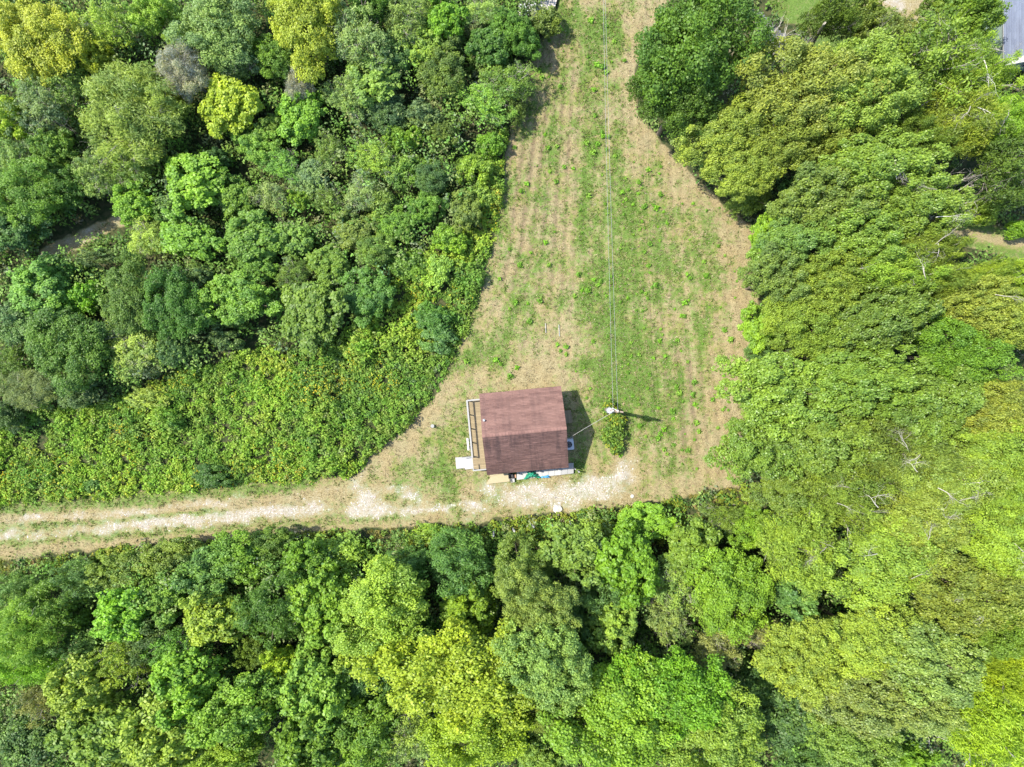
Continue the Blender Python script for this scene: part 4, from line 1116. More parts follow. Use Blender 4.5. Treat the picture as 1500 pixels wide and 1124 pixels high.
# openings in the walls
def opening(name, wall, c, zc_, w_, h_, fmat, pmat, pane):
    f = MB(); g = MB()
    def put(mbb, u, z, du, dz, off, th):
        if wall in 'WE':
            s = -1 if wall == 'W' else 1; mbb.box(s * (XW + off), u, z, th, du, dz)
        else:
            s = -1 if wall == 'S' else 1; mbb.box(u, s * (YW + off), z, du, th, dz)
    for du, dz, u, z in ((.08, h_, c - w_ / 2, zc_), (.08, h_, c + w_ / 2, zc_), (w_ - .08, .08, c, zc_ - h_ / 2 + .04), (w_ - .08, .08, c, zc_ + h_ / 2 - .04)):
        put(f, u, z, du, dz, .03, .06)
    o = f.build(name, fmat, cabin)
    put(g, c, zc_, w_ - .08, h_ - .16, .012, .024)
    g.build(pane, pmat, o)
    return o
d_ = opening('door', 'W', -1.2, 1.6, .95, 2.0, M_white, M_trim, 'door_panel')
mbk = MB(); mbk.tube([(-XW - .024, -1.5, 1.55), (-XW - .09, -1.5, 1.55)], [.03, .035], 8); mbk.build('handle', M_metal, d_)
opening('window', 'W', 1.3, 1.75, 1.1, 1.0, M_white, M_glass, 'pane')
opening('window', 'S', -1.6, 1.75, 1.0, 1.0, M_white, M_glass, 'pane'); opening('window', 'S', 1.5, 1.75, 1.0, 1.0, M_white, M_glass, 'pane')
opening('window', 'N', 0, 1.75, 1.2, 1.0, M_white, M_glass, 'pane')
opening('door', 'E', 1.0, 1.5, .9, 2.0, M_white, M_trim, 'door_panel'); opening('window', 'E', -1.9, 1.9, .8, .8, M_white, M_glass, 'pane')

# side deck: boards, rail, steps
ZD = .62
x0, yT = hl(684, 586, ZD); xL = x0
_, yB = hl(702, 689, ZD)
bw = .145; nb = int((yT - yB) / (bw + .008))
deck = MB()
for yy in (yB + .08, (yT + yB) / 2, yT - .08): deck.box((xL - XW) / 2 - .02, yy, ZD - .11, -xL - XW - .06 if False else (-XW - xL) - .06, .06, .16)
for xx in (xL + .08, -XW - .12):
    for yy in (yB + .08, (yT + yB) / 2, yT - .08): deck.box(xx, yy + .09, (ZD - .19) / 2 - .1, .1, .1, ZD - .0)
deck = deck.build('deck', M_deck, cabin)
bm = MB(); bm.box(0, 0, 0, (-XW - xL) - .01, bw, .03); bme = bm.mesh('deck_board', M_deck)
for i in range(nb):
    o = link('deck_board', bme, deck, ((xL - XW) / 2, yB + (i + .5) * (bw + .008), ZD - .015 + random.uniform(-.003, .003)))
ZT = ZD + .95
_, ySt = hl(691, 671, ZT)
rail = MB(); rail.box(xL + .05, (yT + ySt) / 2, ZT, .15, yT - ySt, .045); rail.box((xL - XW) / 2 + .1, yT - .05, ZT - .004, -XW - xL - .05, .13, .04)
rail.box(xL + .05, (yT + ySt) / 2, ZD + .12, .045, yT - ySt - .1, .09)
rail.box((xL - XW) / 2 + .1, yT - .05, ZD + .12, -XW - xL - .15, .045, .085)
rail = rail.build('railing', M_rail, cabin)
pm = MB(); pm.box(0, 0, 0, .1, .1, .98); pme = pm.mesh('rail_post', M_rail)
for i in range(5):
    link('rail_post', pme, rail, (xL + .052, ySt + .06 + (yT - ySt - .13) * i / 4, ZD + .43))
link('rail_post', pme, rail, (-XW - .1, yT - .052, ZD + .43))
# low end rail at the bottom of the deck
r2 = MB(); xe, ye = hl(693, 689.5, ZT)
r2.box((xe - XW) / 2 + .05, ye, ZT, -XW - xe + .05, .12, .045); r2.box(xe + .02, ye + .30, ZT - .05, .10, .55, .045)
r2 = r2.build('railing', M_rail, cabin)
link('rail_post', pme, r2, (xe + .02, ye + .002, ZD + .43)); link('rail_post', pme, r2, (-XW - .2, ye + .002, ZD + .43))
# steps
sxa, sya = hl(667, 671, .2); sxb, syb = hl(690, 684.5, .2)
steps = MB(); ysc = (sya + syb) / 2; yw_ = abs(sya - syb) * .97
steps.box((sxa + xL) / 2, ysc + yw_ / 2, .17, xL - sxa - .1, .05, .30); steps.box((sxa + xL) / 2, ysc - yw_ / 2, .17, xL - sxa - .1, .05, .30)
steps = steps.build('steps', M_rail, cabin)
tl = (xL - sxa) / 2
for i, (zt) in enumerate((.23, .42)):
    m3 = MB(); m3.box(sxa + tl * (i + .5), ysc - (.10 if i else 0), zt + .11 * 0, tl - .012, yw_ + .1, .05); m3.build('step', M_white, steps)
r3 = MB(); r3.tube([(sxa + .7, ysc + yw_ / 2 + .06, .2), (sxa + .7, ysc + yw_ / 2 + .06, 1.2)], [.045, .045], 6)
r3.box((sxa + .7 + xL) / 2, ysc + yw_ / 2 + .06, 1.2, xL - sxa - .6, .09, .04); r3.build('handrail', M_rail, steps)
# bench board leaning outside the rail
bx_, by_ = hl(685.5, 651, .5); _, by1 = hl(685, 642, .5)
pl = link('plank', None, loc=(*wl(bx_, by_), 0), rot=(0, 0, A)); tag(pl, 'whitish plank leaning against the outside of the deck rail', 'plank')
m3 = MB(); m3.box(0, 0, .45, .22, 1.15, .05, tilt=Matrix.Rotation(-.5, 3, 'Y')); m3.build('board', M_white, pl)
m3 = MB(); m3.box(.06, .3, .2, .08, .08, .42); m3.box(.06, -.3, .2, .08, .08, .42); m3.build('batten', M_white, pl)

# condenser unit on the east side
ux, uy = hl(833.5, 651.5, .85)
ac = link('air_conditioner', None, loc=(*wl(ux, uy), 0), rot=(0, 0, A)); tag(ac, 'grey outdoor air conditioner unit with a round fan grille beside the cabin', 'air conditioner')
m3 = MB(); m3.box(0, 0, .04, 1.0, 1.15, .1); m3.build('pad', M_conc, ac)
m3 = MB()
for sx_, sy_, a_, b_ in ((-.42, 0, .05, .94), (.42, 0, .05, .94), (0, -.46, .79, .05), (0, .46, .79, .05)): m3.box(sx_, sy_, .46, a_, b_, .74)
nseg = 20
for i in range(nseg):                            # top plate with a round hole
    a0, a1 = 2 * math.pi * i / nseg, 2 * math.pi * (i + 1) / nseg
    def sq(a):
        c, s = math.cos(a), math.sin(a); k = 1 / max(abs(c) / .45, abs(s) / .49); return (c * k, s * k, .85)
    m3.face((.31 * math.cos(a0), .31 * math.sin(a0), .85), sq(a0), sq(a1), (.31 * math.cos(a1), .31 * math.sin(a1), .85))
m3.build('case', M_metal, ac)
m3 = MB(); m3.tube([(0, 0, .6), (0, 0, .74)], [.3, .3], 20); m3.build('fan_well', M_dark, ac)
m3 = MB()
for i in range(4):
    a = i * math.pi / 2 + .4; m3.box(.15 * math.cos(a), .15 * math.sin(a), .77, .24, .10, .012, rz=a)
m3.tube([(0, 0, .745), (0, 0, .80)], [.07, .05], 10); m3.build('fan', M_steel if False else M_dark, ac)
m3 = MB()
for r_ in (.10, .20, .29): m3.tube([(r_ * math.cos(t), r_ * math.sin(t), .862) for t in [2 * math.pi * i / 20 for i in range(21)]], [.006] * 21, 4, cap=False)
m3.build('grille', M_metal, ac)
# small landing by the east door
lx, ly = hl(829.5, 611, .4)
ld_ = link('landing', None, loc=(*wl(lx, ly), 0), rot=(0, 0, A)); tag(ld_, 'small wooden landing step in the shade at the back door of the cabin', 'step')
bm = MB(); bm.box(0, 0, 0, .145, 1.22, .035); bme = bm.mesh('board', M_deck)
for i in range(7): link('board', bme, ld_, (-.47 + i * .152, 0, .40))
m3 = MB(); m3.box(-.02, -.56, .19, 1.0, .05, .38); m3.box(-.02, .56, .19, 1.0, .05, .38); m3.build('frame', M_deck, ld_)

# ---- things along the south wall
def flat_board(poly_px, z, th, name, mat, parent):
    m = MB(); P0 = [w(px, py, z) for px, py in poly_px]; n = len(P0)
    m.v = [(x, y, z) for x, y in P0] + [(x, y, z - th) for x, y in P0]
    m.f = [tuple(range(n)), tuple(range(2 * n - 1, n - 1, -1))] + [(i, i + n, (i + 1) % n + n, (i + 1) % n) for i in range(n)]
    # keep faces outward whatever the drawing order
    me = m.mesh(name, mat); o = link(name, me, parent); return o
ramp = link('lumber_ramp', None); tag(ramp, 'pale yellow lumber ramp of sheets by the lower left corner of the cabin', 'ramp')
flat_board([(712, 709.5), (719, 698), (746, 692), (746.6, 705.5)], .30, .05, 'sheet', M_lumber, ramp)
flat_board([(717, 698.5), (721, 688), (744, 686), (745, 692.5)], .36, .04, 'sheet', M_lumber, ramp)
for a_, b_ in (((714, 707), (746, 704)), ((721, 694), (745, 691))):
    m3 = MB(); p, q = w(*a_, .2), w(*b_, .2); m3.tube([(*p, .12), (*q, .12)], [.11, .11], 4); m3.build('bearer', M_lumber, ramp)
bx = link('box', None, loc=(*w(748, 698, .5), 0), rot=(0, 0, A)); tag(bx, 'open dark box standing at the right end of the yellow lumber ramp', 'box')
m3 = MB()
for sx_, sy_, a_, b_ in ((-.2, 0, .04, .42), (.2, 0, .04, .42), (0, -.19, .36, .04), (0, .19, .36, .04)): m3.box(sx_, sy_, .28, a_, b_, .5)
m3.box(0, 0, .1, .35, .33, .04); m3.build('case', M_dark, bx)
tb = link('wooden_block', None, loc=(*w(754, 698, .3), 0), rot=(0, 0, A)); tag(tb, 'small reddish wooden block between the dark box and the white boards', 'block')
m3 = MB(); m3.box(0, 0, .16, .26, .30, .14); m3.box(0, 0, .055, .22, .1, .07); m3.build('block', plain('red_wood', (.34, .19, .11)), tb)
wb = link('white_tub', None, loc=(*w(751, 704, .25), 0), rot=(0, 0, A)); tag(wb, 'small white square tub in front of the open dark box', 'tub')
m3 = MB()
for sx_, sy_, a_, b_ in ((-.16, 0, .03, .35), (.16, 0, .03, .35), (0, -.16, .29, .03), (0, .16, .29, .03)): m3.box(sx_, sy_, .15, a_, b_, .28)
m3.box(0, 0, .06, .28, .28, .03); m3.build('tub', M_white, wb)
# white boards of a low walkway with posts
walk = link('boardwalk', None); tag(walk, 'low whitish boardwalk running along the lower wall of the cabin', 'boardwalk')
xs0, xs1 = 757, 840.5; nbd = 9
for i in range(nbd):
    a0 = xs0 + (xs1 - xs0) * i / nbd; a1 = xs0 + (xs1 - xs0) * (i + 1) / nbd - .25
    top = lambda x: 686.5 - (x - 757) * .10; bot = lambda x: 703.2 - (x - 757) * .115
    flat_board([(a0, bot(a0)), (a0, top(a0)), (a1, top(a1)), (a1, bot(a1))], .34 + random.uniform(-.006, .006), .05, 'board', M_white if i < 7 else M_rail, walk)
for i, (px_, py_, ht) in enumerate(((759, 694, 1.0), (776, 691, .9), (790, 690.5, 1.0), (817, 687.5, 1.0), (841.5, 686, 1.35))):
    m3 = MB(); x_, y_ = w(px_, py_, .4); m3.box(x_, y_, ht / 2, .09, .09, ht, rz=A); m3.build('post', M_rail, walk)
pp = link('post', None, loc=(*w(846.5, 689.5, 0), 0)); tag(pp, 'short wooden post standing alone off the lower right corner of the cabin', 'post')
m3 = MB(); m3.box(0, 0, .5, .1, .1, 1.25); m3.build('shaft', M_rail, pp); m3 = MB(); m3.box(0, 0, 1.14, .13, .13, .03); m3.build('cap', M_rail, pp)
def tarp(px_, py_, z, lx_, ly_, mat, name, label, seed, amp):
    rg = np.random.default_rng(seed); n1, n2 = 22, 16
    U, Vv = np.meshgrid(np.linspace(-1, 1, n1), np.linspace(-1, 1, n2)); U = U.ravel(); Vv = Vv.ravel()
    out = 1 + .25 * np.sin(3 * np.arctan2(Vv, U) + seed) + .12 * np.sin(7 * np.arctan2(Vv, U))
    X = U * lx_ * out + rg.normal(0, .012, len(U)); Y = Vv * ly_ * out + rg.normal(0, .012, len(U))
    Z = amp * np.clip(1.1 - U ** 2 - Vv ** 2, 0, 1) * (.4 + 1.2 * fbm(X * 5 + seed, Y * 5, seed, 3)) + rg.normal(0, .012, len(U)) + .01
    i_ = np.arange((n1 - 1) * (n2 - 1)); v0 = (i_ // (n1 - 1)) * n1 + i_ % (n1 - 1)
    o = link(name, np_mesh(name, np.stack([X, Y, Z], 1), np.stack([v0, v0 + 1, v0 + 1 + n1, v0 + n1], 1), None, [mat], True), loc=(*w(px_, py_, z), z), rot=(0, 0, A))
    md = o.modifiers.new('thickness', 'SOLIDIFY'); md.thickness = .012
    return tag(o, label, 'tarp')
tarp(779, 696, .36, .58, .30, plain('green_cloth', (.012, .19, .115), .5, .25, 6), 'green_tarp', 'crumpled green tarp lying on the white boardwalk', 3, .45)
tarp(798.5, 698.5, .36, .36, .10, plain('blue_cloth', (.09, .36, .62), .5, .2, 6), 'blue_tarp', 'small folded blue tarp on the front edge of the white boardwalk', 5, .18)

# ---------------------------------------------------------------- pole, wires
PT = 8.6
bxp, byp = w(887, 600.5, 0); txp, typ = w(904.5, 602.5, PT)
pole = link('utility_pole', None, loc=(bxp, byp, 0)); tag(pole, 'wooden utility pole with a grey transformer above the weedy bush in the field', 'utility pole')
bxp2, byp2 = txp - bxp, typ - byp
M_pole = plain('pole_wood', (.22, .17, .13), .9, .3, 5)
m3 = MB(); m3.tube([(0, 0, -.5), (bxp2 * .5, byp2 * .5, PT * .5), (bxp2, byp2, PT)], [.19, .165, .14], 12); m3.build('shaft', M_pole, pole)
m3 = MB(); m3.box(bxp2 - .02, byp2, PT - .25, .12, 1.1, .12, rz=math.radians(80)); m3.build('crossarm', M_pole, pole)
tx_, ty_ = bxp2 - .52, byp2 + .02
m3 = MB(); m3.tube([(tx_, ty_, PT - 1.5), (tx_, ty_, PT - 1.45), (tx_, ty_, PT - .62), (tx_, ty_, PT - .56)], [.20, .24, .24, .20], 16)
for k_ in range(8):
    a = k_ * math.pi / 4; m3.box(tx_ + .26 * math.cos(a), ty_ + .26 * math.sin(a), PT - 1.05, .06, .02, .7, rz=a)
m3.box(tx_ + .3, ty_, PT - .95, .25, .1, .4)
tf = m3.build('transformer', plain('pale_grey_paint', (.36, .37, .38), .4, .08), pole)
m3 = MB()
for dx, dy in ((-.08, .05), (.08, .05)):
    m3.tube([(tx_ + dx, ty_ + dy, PT - .56), (tx_ + dx, ty_ + dy, PT - .42), (tx_ + dx, ty_ + dy, PT - .3)], [.05, .07, .035], 8)
m3.build('bushing', plain('white_ceramic', (.68, .67, .64), .25, .05), tf)
ins = []
for k_, off in enumerate((-.42, -.02)):
    ix, iy = bxp2 + off * math.cos(math.radians(-10)) * -1 * 0 + off * .98 + .05, byp2 + .03
    m3 = MB(); m3.tube([(ix, iy, PT - .2), (ix, iy, PT - .08), (ix, iy, PT + .04)], [.04, .075, .04], 8); m3.build('insulator', plain('white_glaze', (.66, .65, .62), .25, .05), pole)
    ins.append((bxp + ix, byp + iy, PT + .03))
m3 = MB()
for k_ in range(2):
    m3.tube([(tx_ + (-.08, .08)[k_], ty_ + .05, PT - .3), (tx_ + .1, ty_ + .25, PT - .1), (ins[k_][0] - bxp, ins[k_][1] - byp, PT + .03)], [.012] * 3, 5)
m3.build('jumper_wire', M_steel, pole)
m3 = MB(); m3.box(bxp2 * .42 + .14, byp2 * .42 - .12, PT * .42, .25, .14, .35); m3.build('meter_box', M_metal, pole)
M_wire = plain('bright_cable', (.22, .23, .24), .5, .1, 5, .1)
# second pole far up the field, outside the picture
ends = [w(887.0, 0, PT + 1), w(890.2, 0, PT + 1)]
for k_ in range(2):
    s = Vector(ins[k_] if k_ == 0 else ins[1]); e0 = Vector((*ends[k_], PT + .5)); dirv = e0 - s; e = s + dirv * 1.55
    pts = []; rads = []
    for i in range(41):
        t = i / 40; p = s.lerp(e, t); p.z -= 4 * .9 * t * (1 - t); pts.append(p); rads.append(.011)
    o = MB().tube(pts, rads, 6).build('power_line', M_wire)
    tag(o, ['left strand of the pair of power lines running up the field from the pole', 'right strand of the pair of power lines running up the field from the pole'][k_], 'cable', 'power lines over the field')
s = Vector((*wl(XE - .05, hl(829, 645, 3.3)[1]), 3.0)); sx3, sy3 = w(828.5, 645.5, 3.2); s = Vector((sx3, sy3, 3.0))
e = Vector((bxp + bxp2 * .93 - .1, byp + byp2 * .93, PT * .93)); pts = []
for i in range(21):
    t = i / 20; p = s.lerp(e, t); p.z -= 4 * .35 * t * (1 - t); pts.append(p)
o = MB().tube(pts, [.015] * 21, 6).build('service_cable', plain('white_cable', (.34, .33, .31), .5, .05)); tag(o, 'pale service cable strung from the cabin to the utility pole', 'cable')

# ---------------------------------------------------------------- plants round the pole and the weed tufts of the field
def plant_mesh(seed, n, R, Hh, L, W, col, flower=0):
    rg = np.random.default_rng(seed)
    V, F, c = plants(np.zeros(1), np.zeros(1), np.array([Hh]), np.array([R]), np.array([col]), n, L, W, rg, droop=.3, shell=.3)
    V[:, 2] -= ground_z(0, 0)
    me = np_mesh('leaves', V, F, {'col': c}, [M_plant]); return me
vine = []
rg = np.random.default_rng(8); xv = []; yv = []
for px_, py_, r_, n_ in ((896, 640, 13, 60), (902, 615, 12, 40), (893, 600, 10, 26), (903, 655, 10, 26), (908, 632, 10, 26)):
    a = rg.uniform(0, 6.28, n_); q = np.sqrt(rg.uniform(0, 1, n_)) * r_; X, Y = w(px_ + q * np.cos(a), py_ + q * np.sin(a), .8); xv.append(X); yv.append(Y)
xv = np.concatenate(xv); yv = np.concatenate(yv)
cv = palette(rg, len(xv), [(.13, .23, .03), (.09, .17, .03), (.19, .28, .04), (.27, .29, .03)], [4, 4, 3, 1])
V, F, c = plants(xv, yv, rg.uniform(.7, 1.7, len(xv)), rg.uniform(.25, .45, len(xv)), cv, 30, .2, .12, rg)
fy_ = (yv > np.quantile(yv, .72)) & (np.arange(len(yv)) % 3 == 0)
V2, F2_, c2_ = plants(xv[fy_], yv[fy_], rg.uniform(1.2, 1.9, fy_.sum()), np.full(fy_.sum(), .3), palette(rg, fy_.sum(), [(.42, .36, .02), (.38, .34, .03)], [1, 1]), 12, .12, .09, rg, shell=.9)
pb_ = link('flowering_bush', None, loc=(xv.mean(), yv.mean(), 0)); tag(pb_, 'tall weedy bush with yellow flowers growing round the foot of the utility pole', 'bush')
off = np.array([xv.mean(), yv.mean(), 0])
link('leaves', np_mesh('leaves', V - off, F, {'col': c}, [M_plant]), pb_); link('flowers', np_mesh('flowers', V2 - off, F2_, {'col': c2_}, [M_plant]), pb_)['kind'] = 'stuff'
m3 = MB()
for i in range(14):
    j = rg.integers(0, len(xv)); m3.tube([(xv[j] - off[0], yv[j] - off[1], 0), (xv[j] - off[0] + .05, yv[j] - off[1], .9)], [.015, .008], 4)
m3.build('stem', M_bark, pb_)
# white-flowered bush at the upper field corner
wbx, wby = w(777, 16, 2.2)
wbush = link('flowering_bush', None, loc=(wbx, wby, 0)); tag(wbush, 'white-flowered bush at the top edge beside the grey boards', 'bush')
rg = np.random.default_rng(12); nn = 26; a = rg.uniform(0, 6.28, nn); q = np.sqrt(rg.uniform(0, 1, nn)) * 1.3
V, F, c = plants(q * np.cos(a), q * np.sin(a), rg.uniform(1.2, 2.6, nn), rg.uniform(.35, .6, nn), palette(rg, nn, [(.11, .18, .05), (.16, .2, .09)], [1, 1]), 60, .22, .13, rg)
V2, F2_, c2_ = plants(q * np.cos(a), q * np.sin(a), rg.uniform(1.5, 2.8, nn), rg.uniform(.3, .5, nn), palette(rg, nn, [(.6, .6, .56), (.5, .5, .46)], [1, 1]), 14, .15, .12, rg, shell=.95)
link('leaves', np_mesh('leaves', V, F, {'col': c}, [M_plant]), wbush); link('flowers', np_mesh('flowers', V2, F2_, {'col': c2_}, [M_plant]), wbush)['kind'] = 'stuff'

TUFTS = [(820, 43), (789, 103), (793, 113), (820, 127), (798, 197), (802, 216), (815, 215), (754, 216), (840, 246), (826, 245), (806, 252), (815, 266), (772, 269), (764, 280), (862, 287), (850, 308), (799, 356),
         (747, 365), (859, 209), (872, 169), (870, 132), (875, 212), (868, 223), (882, 193), (883, 200), (888, 218), (902, 228), (892, 200), (950, 248), (937, 267), (918, 292), (945, 302), (961, 304), (968, 285),
         (887, 107), (883, 98), (875, 95), (915, 88), (900, 60), (952, 358), (912, 282), (762, 389), (804, 389), (847, 402), (732, 408), (862, 425), (841, 434), (791, 441), (773, 445), (754, 443), (747, 452),
         (776, 471), (817, 505), (829, 507), (830, 519), (821, 514), (727, 528), (734, 533), (683, 529), (747, 551), (757, 538), (870, 500), (875, 418), (880, 412), (870, 410), (940, 428), (947, 430), (960, 418),
         (966, 499), (992, 499), (937, 519), (920, 545), (975, 522), (992, 567), (995, 577), (985, 603), (987, 613), (937, 625), (947, 640), (967, 635), (972, 629), (963, 642), (973, 658), (988, 652), (998, 462),
         (950, 388), (1007, 530), (1003, 463), (1003, 443), (1010, 408), (1032, 383), (1017, 560), (1018, 592), (1043, 585), (1025, 632), (1008, 660), (1053, 525), (1062, 483), (1071, 498), (1015, 578), (1007, 402),
         (1035, 405), (1020, 620), (889, 38), (866, 30), (858, 22)]
for _ in range(90):
    TUFTS.append((random.uniform(905, 1085), random.uniform(230, 690)))
for _ in range(45):
    TUFTS.append((random.gauss(915, 32), random.uniform(250, 600)))
for _ in range(15):
    TUFTS.append((random.uniform(770, 900), random.uniform(40, 520)))
tm = [plant_mesh(300 + i, 70, .30, .42, .17, .12, c_) for i, c_ in enumerate(((.17, .36, .025), (.15, .31, .03), (.19, .34, .04), (.13, .27, .03)))]
for i, (px_, py_) in enumerate(TUFTS):
    x_, y_ = w(px_, py_, .2)
    if at_grid(forest, np.array([x_]), np.array([y_]))[0] > .4: continue
    s = random.uniform(.65, 1.15) if i < 105 else random.uniform(.35, .7)
    o = link('weed_tuft', tm[i % 4], loc=(x_, y_, ground_z(x_, y_)), rot=(0, 0, random.uniform(0, 6.28))); o.scale = (s, s * random.uniform(.85, 1.15), s)
    tag(o, 'small round bright green weed tuft growing on the mown field', 'weed', 'weed tufts scattered over the field')

# ---------------------------------------------------------------- small things on the open ground
def pipe(px0, py0, px1, py1, label):
    a_, b_ = Vector((*w(px0, py0), .12)), Vector((*w(px1, py1), .10)); m = MB(); m.tube([a_, b_], [.03, .03], 8); o = m.build('white_pipe', M_white); tag(o, label, 'pipe', 'white pipes lying in the field')
pipe(799, 474, 799.6, 488, 'left white pipe lying in the field above the cabin'); pipe(818.5, 476, 819.4, 493, 'right white pipe lying in the field above the cabin')
bk = link('bucket', None, loc=(*w(634, 624), ground_z(*w(634, 624)))); tag(bk, 'small white bucket standing on the grass left of the cabin', 'bucket')
m3 = MB(); m3.tube([(0, 0, 0), (0, 0, .32)], [.13, .16], 14); m3.build('pail', M_white, bk); m3 = MB(); m3.tube([(0, 0, .32), (0, 0, .345)], [.17, .17], 14); m3.build('lid', M_rail, bk)
def rock(px_, py_, r, label, seed):
    import bmesh
    b = bmesh.new(); bmesh.ops.create_icosphere(b, subdivisions=2, radius=r)
    rg = random.Random(seed)
    for v in b.verts: v.co *= rg.uniform(.78, 1.15); v.co.z *= .6
    me = bpy.data.meshes.new('rock'); b.to_mesh(me); b.free(); me.materials.append(plain('pale_rock', (.40, .385, .35), .9, .15, 6))
    o = link('rock', me, loc=(*w(px_, py_), ground_z(*w(px_, py_)) + r * .2)); tag(o, label, 'rock')
rock(1075, 563, .26, 'pale rock lying on the right edge of the field', 1); rock(926, 727, .2, 'pale rock on the bare ground at the lower right of the yard', 2)
rock(817, 746, .42, 'white broken rock pile lump on the lower verge below the cabin', 3); rock(858, 754, .3, 'white rock half buried in the weeds below the yard', 4)
for i, (px_, py_) in enumerate(((724, 776), (751, 773), (780, 769), (808, 767), (835, 763))):
    x_, y_ = w(px_, py_)
    fp = link('fence_post', None, loc=(x_, y_, 0), rot=(.08, random.uniform(-.1, .1), random.uniform(0, 3))); tag(fp, ['leftmost of the five grey posts', 'second from left of the five grey posts', 'middle one of the five grey posts', 'second from right of the five grey posts', 'rightmost of the five grey posts'][i] + ' in the weeds below the track', 'post', 'grey posts below the track')
    m3 = MB(); m3.tube([(0, 0, -.2), (0, 0, 1.9)], [.11, .10], 8); m3.build('shaft', M_rail, fp)
    m3 = MB(); m3.tube([(0, 0, 1.9), (0, 0, 1.96)], [.10, .05], 8); m3.build('top', M_white, fp)

# grey boards at the top edge
pf = link('wooden_platform', None, loc=(*w(804, -6, .4), 0), rot=(0, 0, math.radians(-14))); tag(pf, 'weathered grey board platform cut by the top edge near the field corner', 'platform')
M_greywood = plain('grey_weathered_wood', (.36, .33, .30), .85, .25, 4, stretch=(6, 1, 6))
bm = MB(); bm.box(0, 0, 0, .17, 2.6, .04); bme = bm.mesh('board', M_greywood)
for i in range(9): link('board', bme, pf, (-.74 + i * .185, 0, .42 + random.uniform(-.008, .008)))
m3 = MB()
for yy in (-1.1, 0, 1.1): m3.box(0, yy, .33, 1.6, .09, .13)
for sx_ in (-.7, .7):
    for yy in (-1.1, 1.1): m3.box(sx_, yy, .1, .1, .1, .33)
m3.build('frame', M_greywood, pf)

# house with the slate-blue roof in the top right corner
hx, hy = w(1470, 88, 3.2)
hs = link('house', None, loc=(hx, hy, 0)); tag(hs, 'house with slate-blue shingle roof and white gable trim in the top right corner', 'house')
HW, HLn, EZ, RZ = 4.6, 11.0, 3.2, 6.4
m3 = MB(); ov = .35
m3.face((ov, ov, 0), (2 * HW - ov, ov, 0), (2 * HW - ov, ov, EZ), (HW, ov, RZ - .25), (ov, ov, EZ)); m3.face((ov, HLn, 0), (ov, ov, 0), (ov, ov, EZ), (ov, HLn, EZ)); m3.face((2 * HW - ov, ov, 0), (2 * HW - ov, HLn, 0), (2 * HW - ov, HLn, EZ), (2 * HW - ov, ov, EZ))
m3.face((2 * HW - ov, HLn, 0), (ov, HLn, 0), (ov, HLn, EZ), (HW, HLn, RZ - .25), (2 * HW - ov, HLn, EZ))
m3.build('wall', plain('green_grey_siding', (.20, .26, .24), .7, .15, 3, stretch=(.3, .3, 9)), hs)
M_slate = shingle_material('slate_shingle', (.092, .108, .155), (.125, .146, .20), .12)
rg = np.random.default_rng(33)
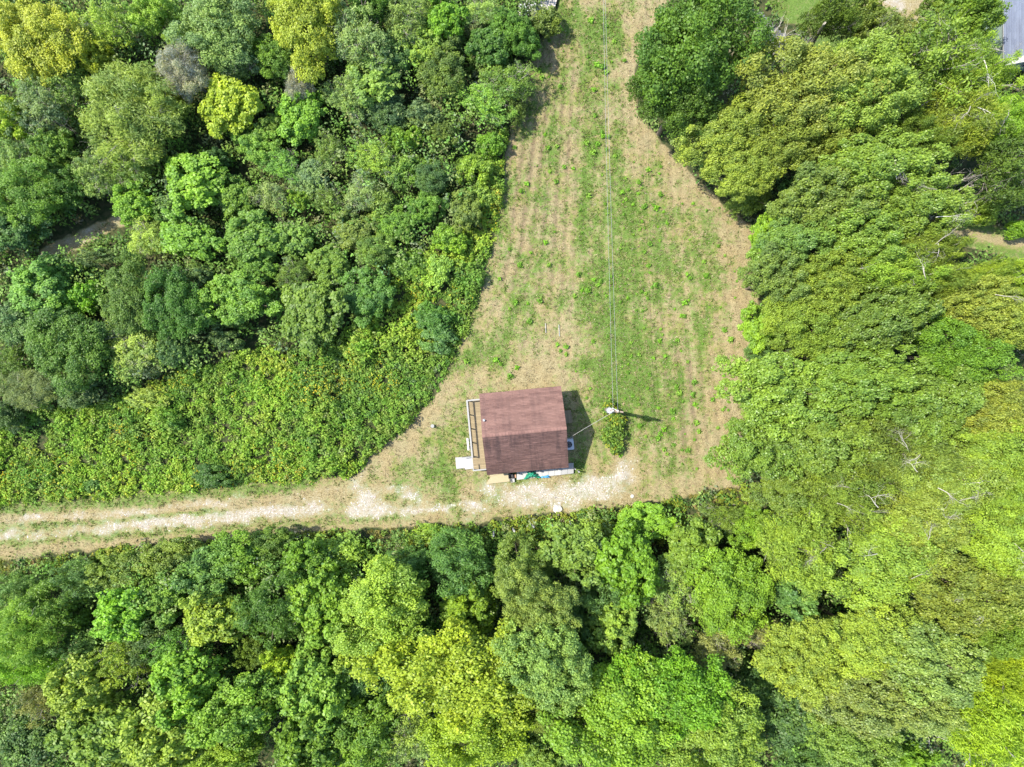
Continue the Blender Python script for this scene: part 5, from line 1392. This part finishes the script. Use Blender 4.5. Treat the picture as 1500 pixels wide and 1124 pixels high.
for sgn in (-1, 1):
    V = []; F = []; T = []; nc = 30
    for c_ in range(nc):
        t0, t1 = c_ / nc, (c_ + 1) / nc; ys = 0
        while ys < HLn:
            w_ = min(rg.uniform(.3, .95), HLn - ys) ; b = len(V); lift = .016 + rg.uniform(0, .008)
            if w_ < .02: break
            for yy in (ys, ys + w_ - .004):
                for tt, h in ((t0 - .004, .002), (t1, lift), (t1, 0)):
                    V.append((HW + sgn * HW * max(tt, 0), yy, RZ - (RZ - EZ) * max(tt, 0) + h))
            F += [(b, b + 1, b + 4, b + 3), (b + 1, b + 2, b + 5, b + 4)]; T += [rg.uniform(0, 1)] * 6; ys += w_
    if sgn > 0: pass
    else: F = [f[::-1] for f in F]
    o = link('roof_slope', np_mesh('roof_slope', np.array(V), np.array(F), {'tint': np.array(T)}, [M_slate]), hs)
    m3 = MB(); x_e = HW + sgn * HW
    m3.v = [(HW, -.55, RZ), (x_e, -.55, EZ), (x_e, -.55, EZ - .26), (HW, -.55, RZ - .26), (HW, .03, RZ), (x_e, .03, EZ), (x_e, .03, EZ - .26), (HW, .03, RZ - .26)]
    m3.f = [(0, 1, 2, 3), (7, 6, 5, 4), (0, 4, 5, 1), (3, 2, 6, 7), (1, 5, 6, 2), (0, 3, 7, 4)]
    m3.build('rake_overhang', M_white, o)  # white overhang strip, made wide so its top face catches the sun
    m3 = MB(); m3.v = [(HW, .031, RZ - .02), (x_e, .031, EZ - .02), (x_e, HLn, EZ - .02), (HW, HLn, RZ - .02), (HW, .031, RZ - .1), (x_e, .031, EZ - .1), (x_e, HLn, EZ - .1), (HW, HLn, RZ - .1)]
    m3.f = [(0, 1, 2, 3), (7, 6, 5, 4), (0, 4, 5, 1), (3, 2, 6, 7), (1, 5, 6, 2), (0, 3, 7, 4)]; m3.build('soffit', M_white, o)
for xx in (1.6, 3.4):
    m3 = MB()
    for du, dz, u, z in ((.08, 1.3, xx - .45, 1.7), (.08, 1.3, xx + .45, 1.7), (.82, .08, xx, 1.09), (.82, .08, xx, 2.31)): m3.box(u, ov - .03, z, du, .06, dz)
    f_ = m3.build('window', M_white, hs); m3 = MB(); m3.box(xx, ov - .012, 1.7, .82, .024, 1.14); m3.build('pane', M_glass, f_)


# leaning bare trunk in the top right
x0_, y0_ = w(1184, 76, 1.0); x1_, y1_ = w(1208, 34, 9.0)
lt_ = placed[(1212, 28)]
m3 = MB(); sc_ = lt_.scale; p0_ = Vector(((x0_ - lt_.location.x), (y0_ - lt_.location.y), 0)); p1_ = Vector((x1_ - lt_.location.x, y1_ - lt_.location.y, 9))
R_ = Matrix.Rotation(-lt_.rotation_euler.z, 3, 'Z')
p0_ = R_ @ p0_; p1_ = R_ @ p1_
p0_ = Vector((p0_.x / sc_.x, p0_.y / sc_.y, 0)); p1_ = Vector((p1_.x / sc_.x, p1_.y / sc_.y, 9 / sc_.z))
m3.tube([p0_, p0_.lerp(p1_, .5), p1_], [.26 / sc_.x, .2 / sc_.x, .1 / sc_.x], 8); m3.build('leaning_trunk', M_grey_bark, lt_)
